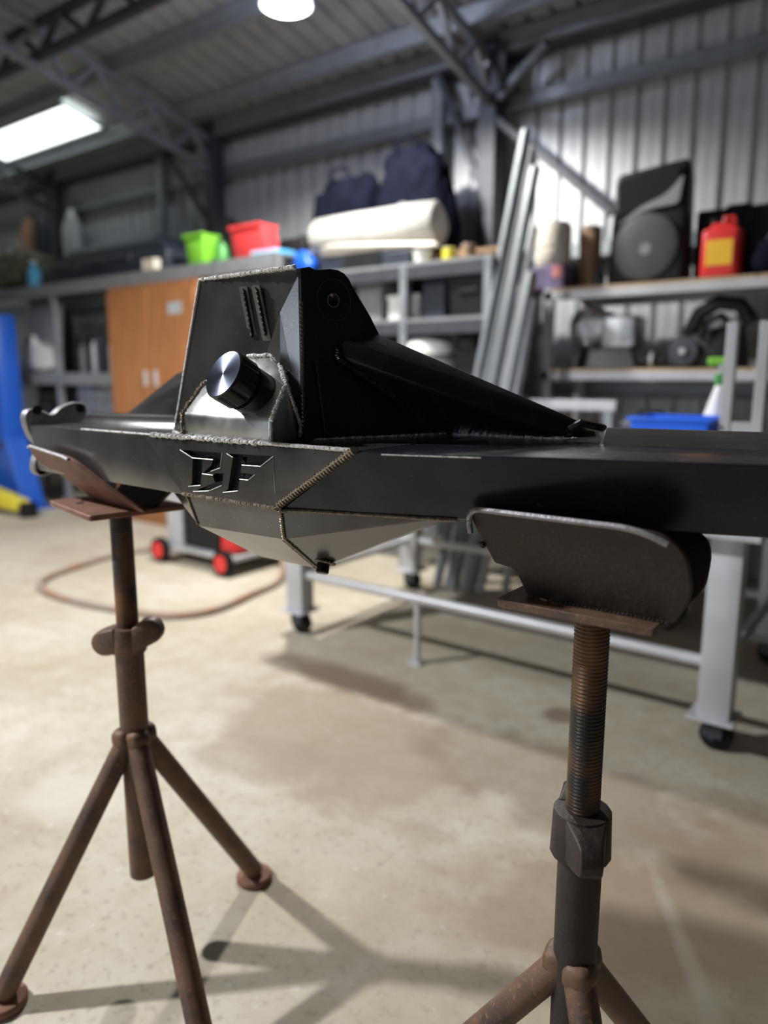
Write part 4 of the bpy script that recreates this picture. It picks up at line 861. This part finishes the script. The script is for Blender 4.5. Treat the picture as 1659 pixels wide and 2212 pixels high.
# ---------------------------------------------------------------- two-post lift at the left edge
lf = empty('two_post_lift', (-8.35, 3.95, 0), 'blue two-post vehicle lift column with yellow arm at the left edge', 'lift')
put('column', hull([(x, y, z) for (x, z) in ((-8.75, .02), (-7.90, .02), (-8.75, 2.02), (-7.93, 2.02)) for y in (3.84, 4.08)], .02, 2), 'liftblue', lf, 40)
put('column_flange', hull([(-7.93, 3.84, .02), (-7.62, 3.84, .02), (-7.93, 4.08, .02), (-7.62, 4.08, .02), (-7.93, 3.84, .75), (-7.89, 3.84, .75), (-7.93, 4.08, .75), (-7.89, 4.08, .75)], .01, 1), 'liftblue', lf)
put('base_plate', box(-8.9, -7.55, 3.70, 4.18, 0, .02, .003, 1), 'liftblue', lf)
for z in (.62, 1.05, 1.5): put('carriage_slot', box(-8.22, -7.96, 3.828, 3.842, z, z + .10, .003), 'darksteel', lf)
ar = put('swing_arm', hull([(-8.55, 3.40, .14), (-7.35, 3.60, .05), (-8.50, 3.60, .14), (-7.30, 3.75, .05), (-8.55, 3.40, .40), (-7.35, 3.60, .16), (-8.50, 3.60, .40), (-7.30, 3.75, .16)], .015, 2), 'yellowp', lf)
put('arm_pad', tube((-7.24, 3.69, .0), (-7.24, 3.69, .14), .085, 20), 'rubber', ar, 40); put('arm_pivot', tube((-8.52, 3.50, .08), (-8.52, 3.50, .55), .10, 20), 'yellowp', ar, 40)

# ---------------------------------------------------------------- welder trolley and its hose loop
tr = empty('welder_trolley', (-4.25, 3.55, 0), 'black and red welder on a wheeled trolley with a grey front panel', 'welder')
put('case_body', box(-4.44, -4.06, 3.42, 3.95, .16, .62, .015, 2), 'plastic_black', tr, 40)
put('front_panel', box(-4.62, -4.44, 3.40, 3.92, .14, .60, .01, 2), 'galv', tr)
put('side_panel', box(-4.06, -3.90, 3.44, 3.92, .16, .60, .01, 2), 'red', tr); put('deck', box(-4.74, -3.86, 3.38, 3.96, .11, .14, .004), 'galv', tr)
for x, y in ((-4.66, 3.36), (-3.95, 3.36), (-4.66, 3.98), (-3.95, 3.98)):
    wh = put('wheel', lathe((x, y - .025, .095), (0, 1, 0), [(0, .07), (.006, .095), (.044, .095), (.05, .07)], 24), 'rubber', tr, 40); put('hub', tube((x, y - .03, .095), (x, y + .03, .095), .062, 20), 'red', wh, 40)
put('axle_bar', tube((-3.95, 3.36, .095), (-3.95, 3.98, .095), .014, 10), 'darksteel', tr); put('axle_bar', tube((-4.66, 3.36, .095), (-4.66, 3.98, .095), .014, 10), 'darksteel', tr)
put('handle', sweep([(-4.55, 3.5, .60), (-4.62, 3.5, .85), (-4.62, 3.85, .85), (-4.55, 3.85, .60)], .014, 8), 'darksteel', tr)
def smooth_path(pts, k=8):
    P = [V(p) for p in pts]; out = []
    for i in range(len(P) - 1):
        p0, p1, p2, p3 = P[max(i - 1, 0)], P[i], P[i + 1], P[min(i + 2, len(P) - 1)]
        for j in range(k):
            t = j / k; out.append(.5 * ((2 * p1) + (p2 - p0) * t + (2 * p0 - 5 * p1 + 4 * p2 - p3) * t * t + (3 * p1 - p0 - 3 * p2 + p3) * t ** 3))
    return out + [P[-1]]
hp = [(-4.0, 3.9, .25), (-3.75, 3.75, .06), (-3.50, 3.45, .021), (-3.42, 3.12, .021), (-3.36, 2.80, .021), (-3.45, 2.58, .021), (-3.70, 2.47, .021), (-4.15, 2.38, .021), (-4.55, 2.38, .021), (-4.82, 2.52, .021), (-4.98, 2.90, .021), (-5.05, 3.30, .021), (-4.95, 3.60, .021), (-4.75, 3.72, .06), (-4.60, 3.70, .20)]
o = put('air_hose', sweep(smooth_path(hp), .021, 10), 'hose', None, 180, (-4.2, 2.5, 0)); tag(o, 'orange brown hose looped on the floor in front of the welder trolley', 'hose')
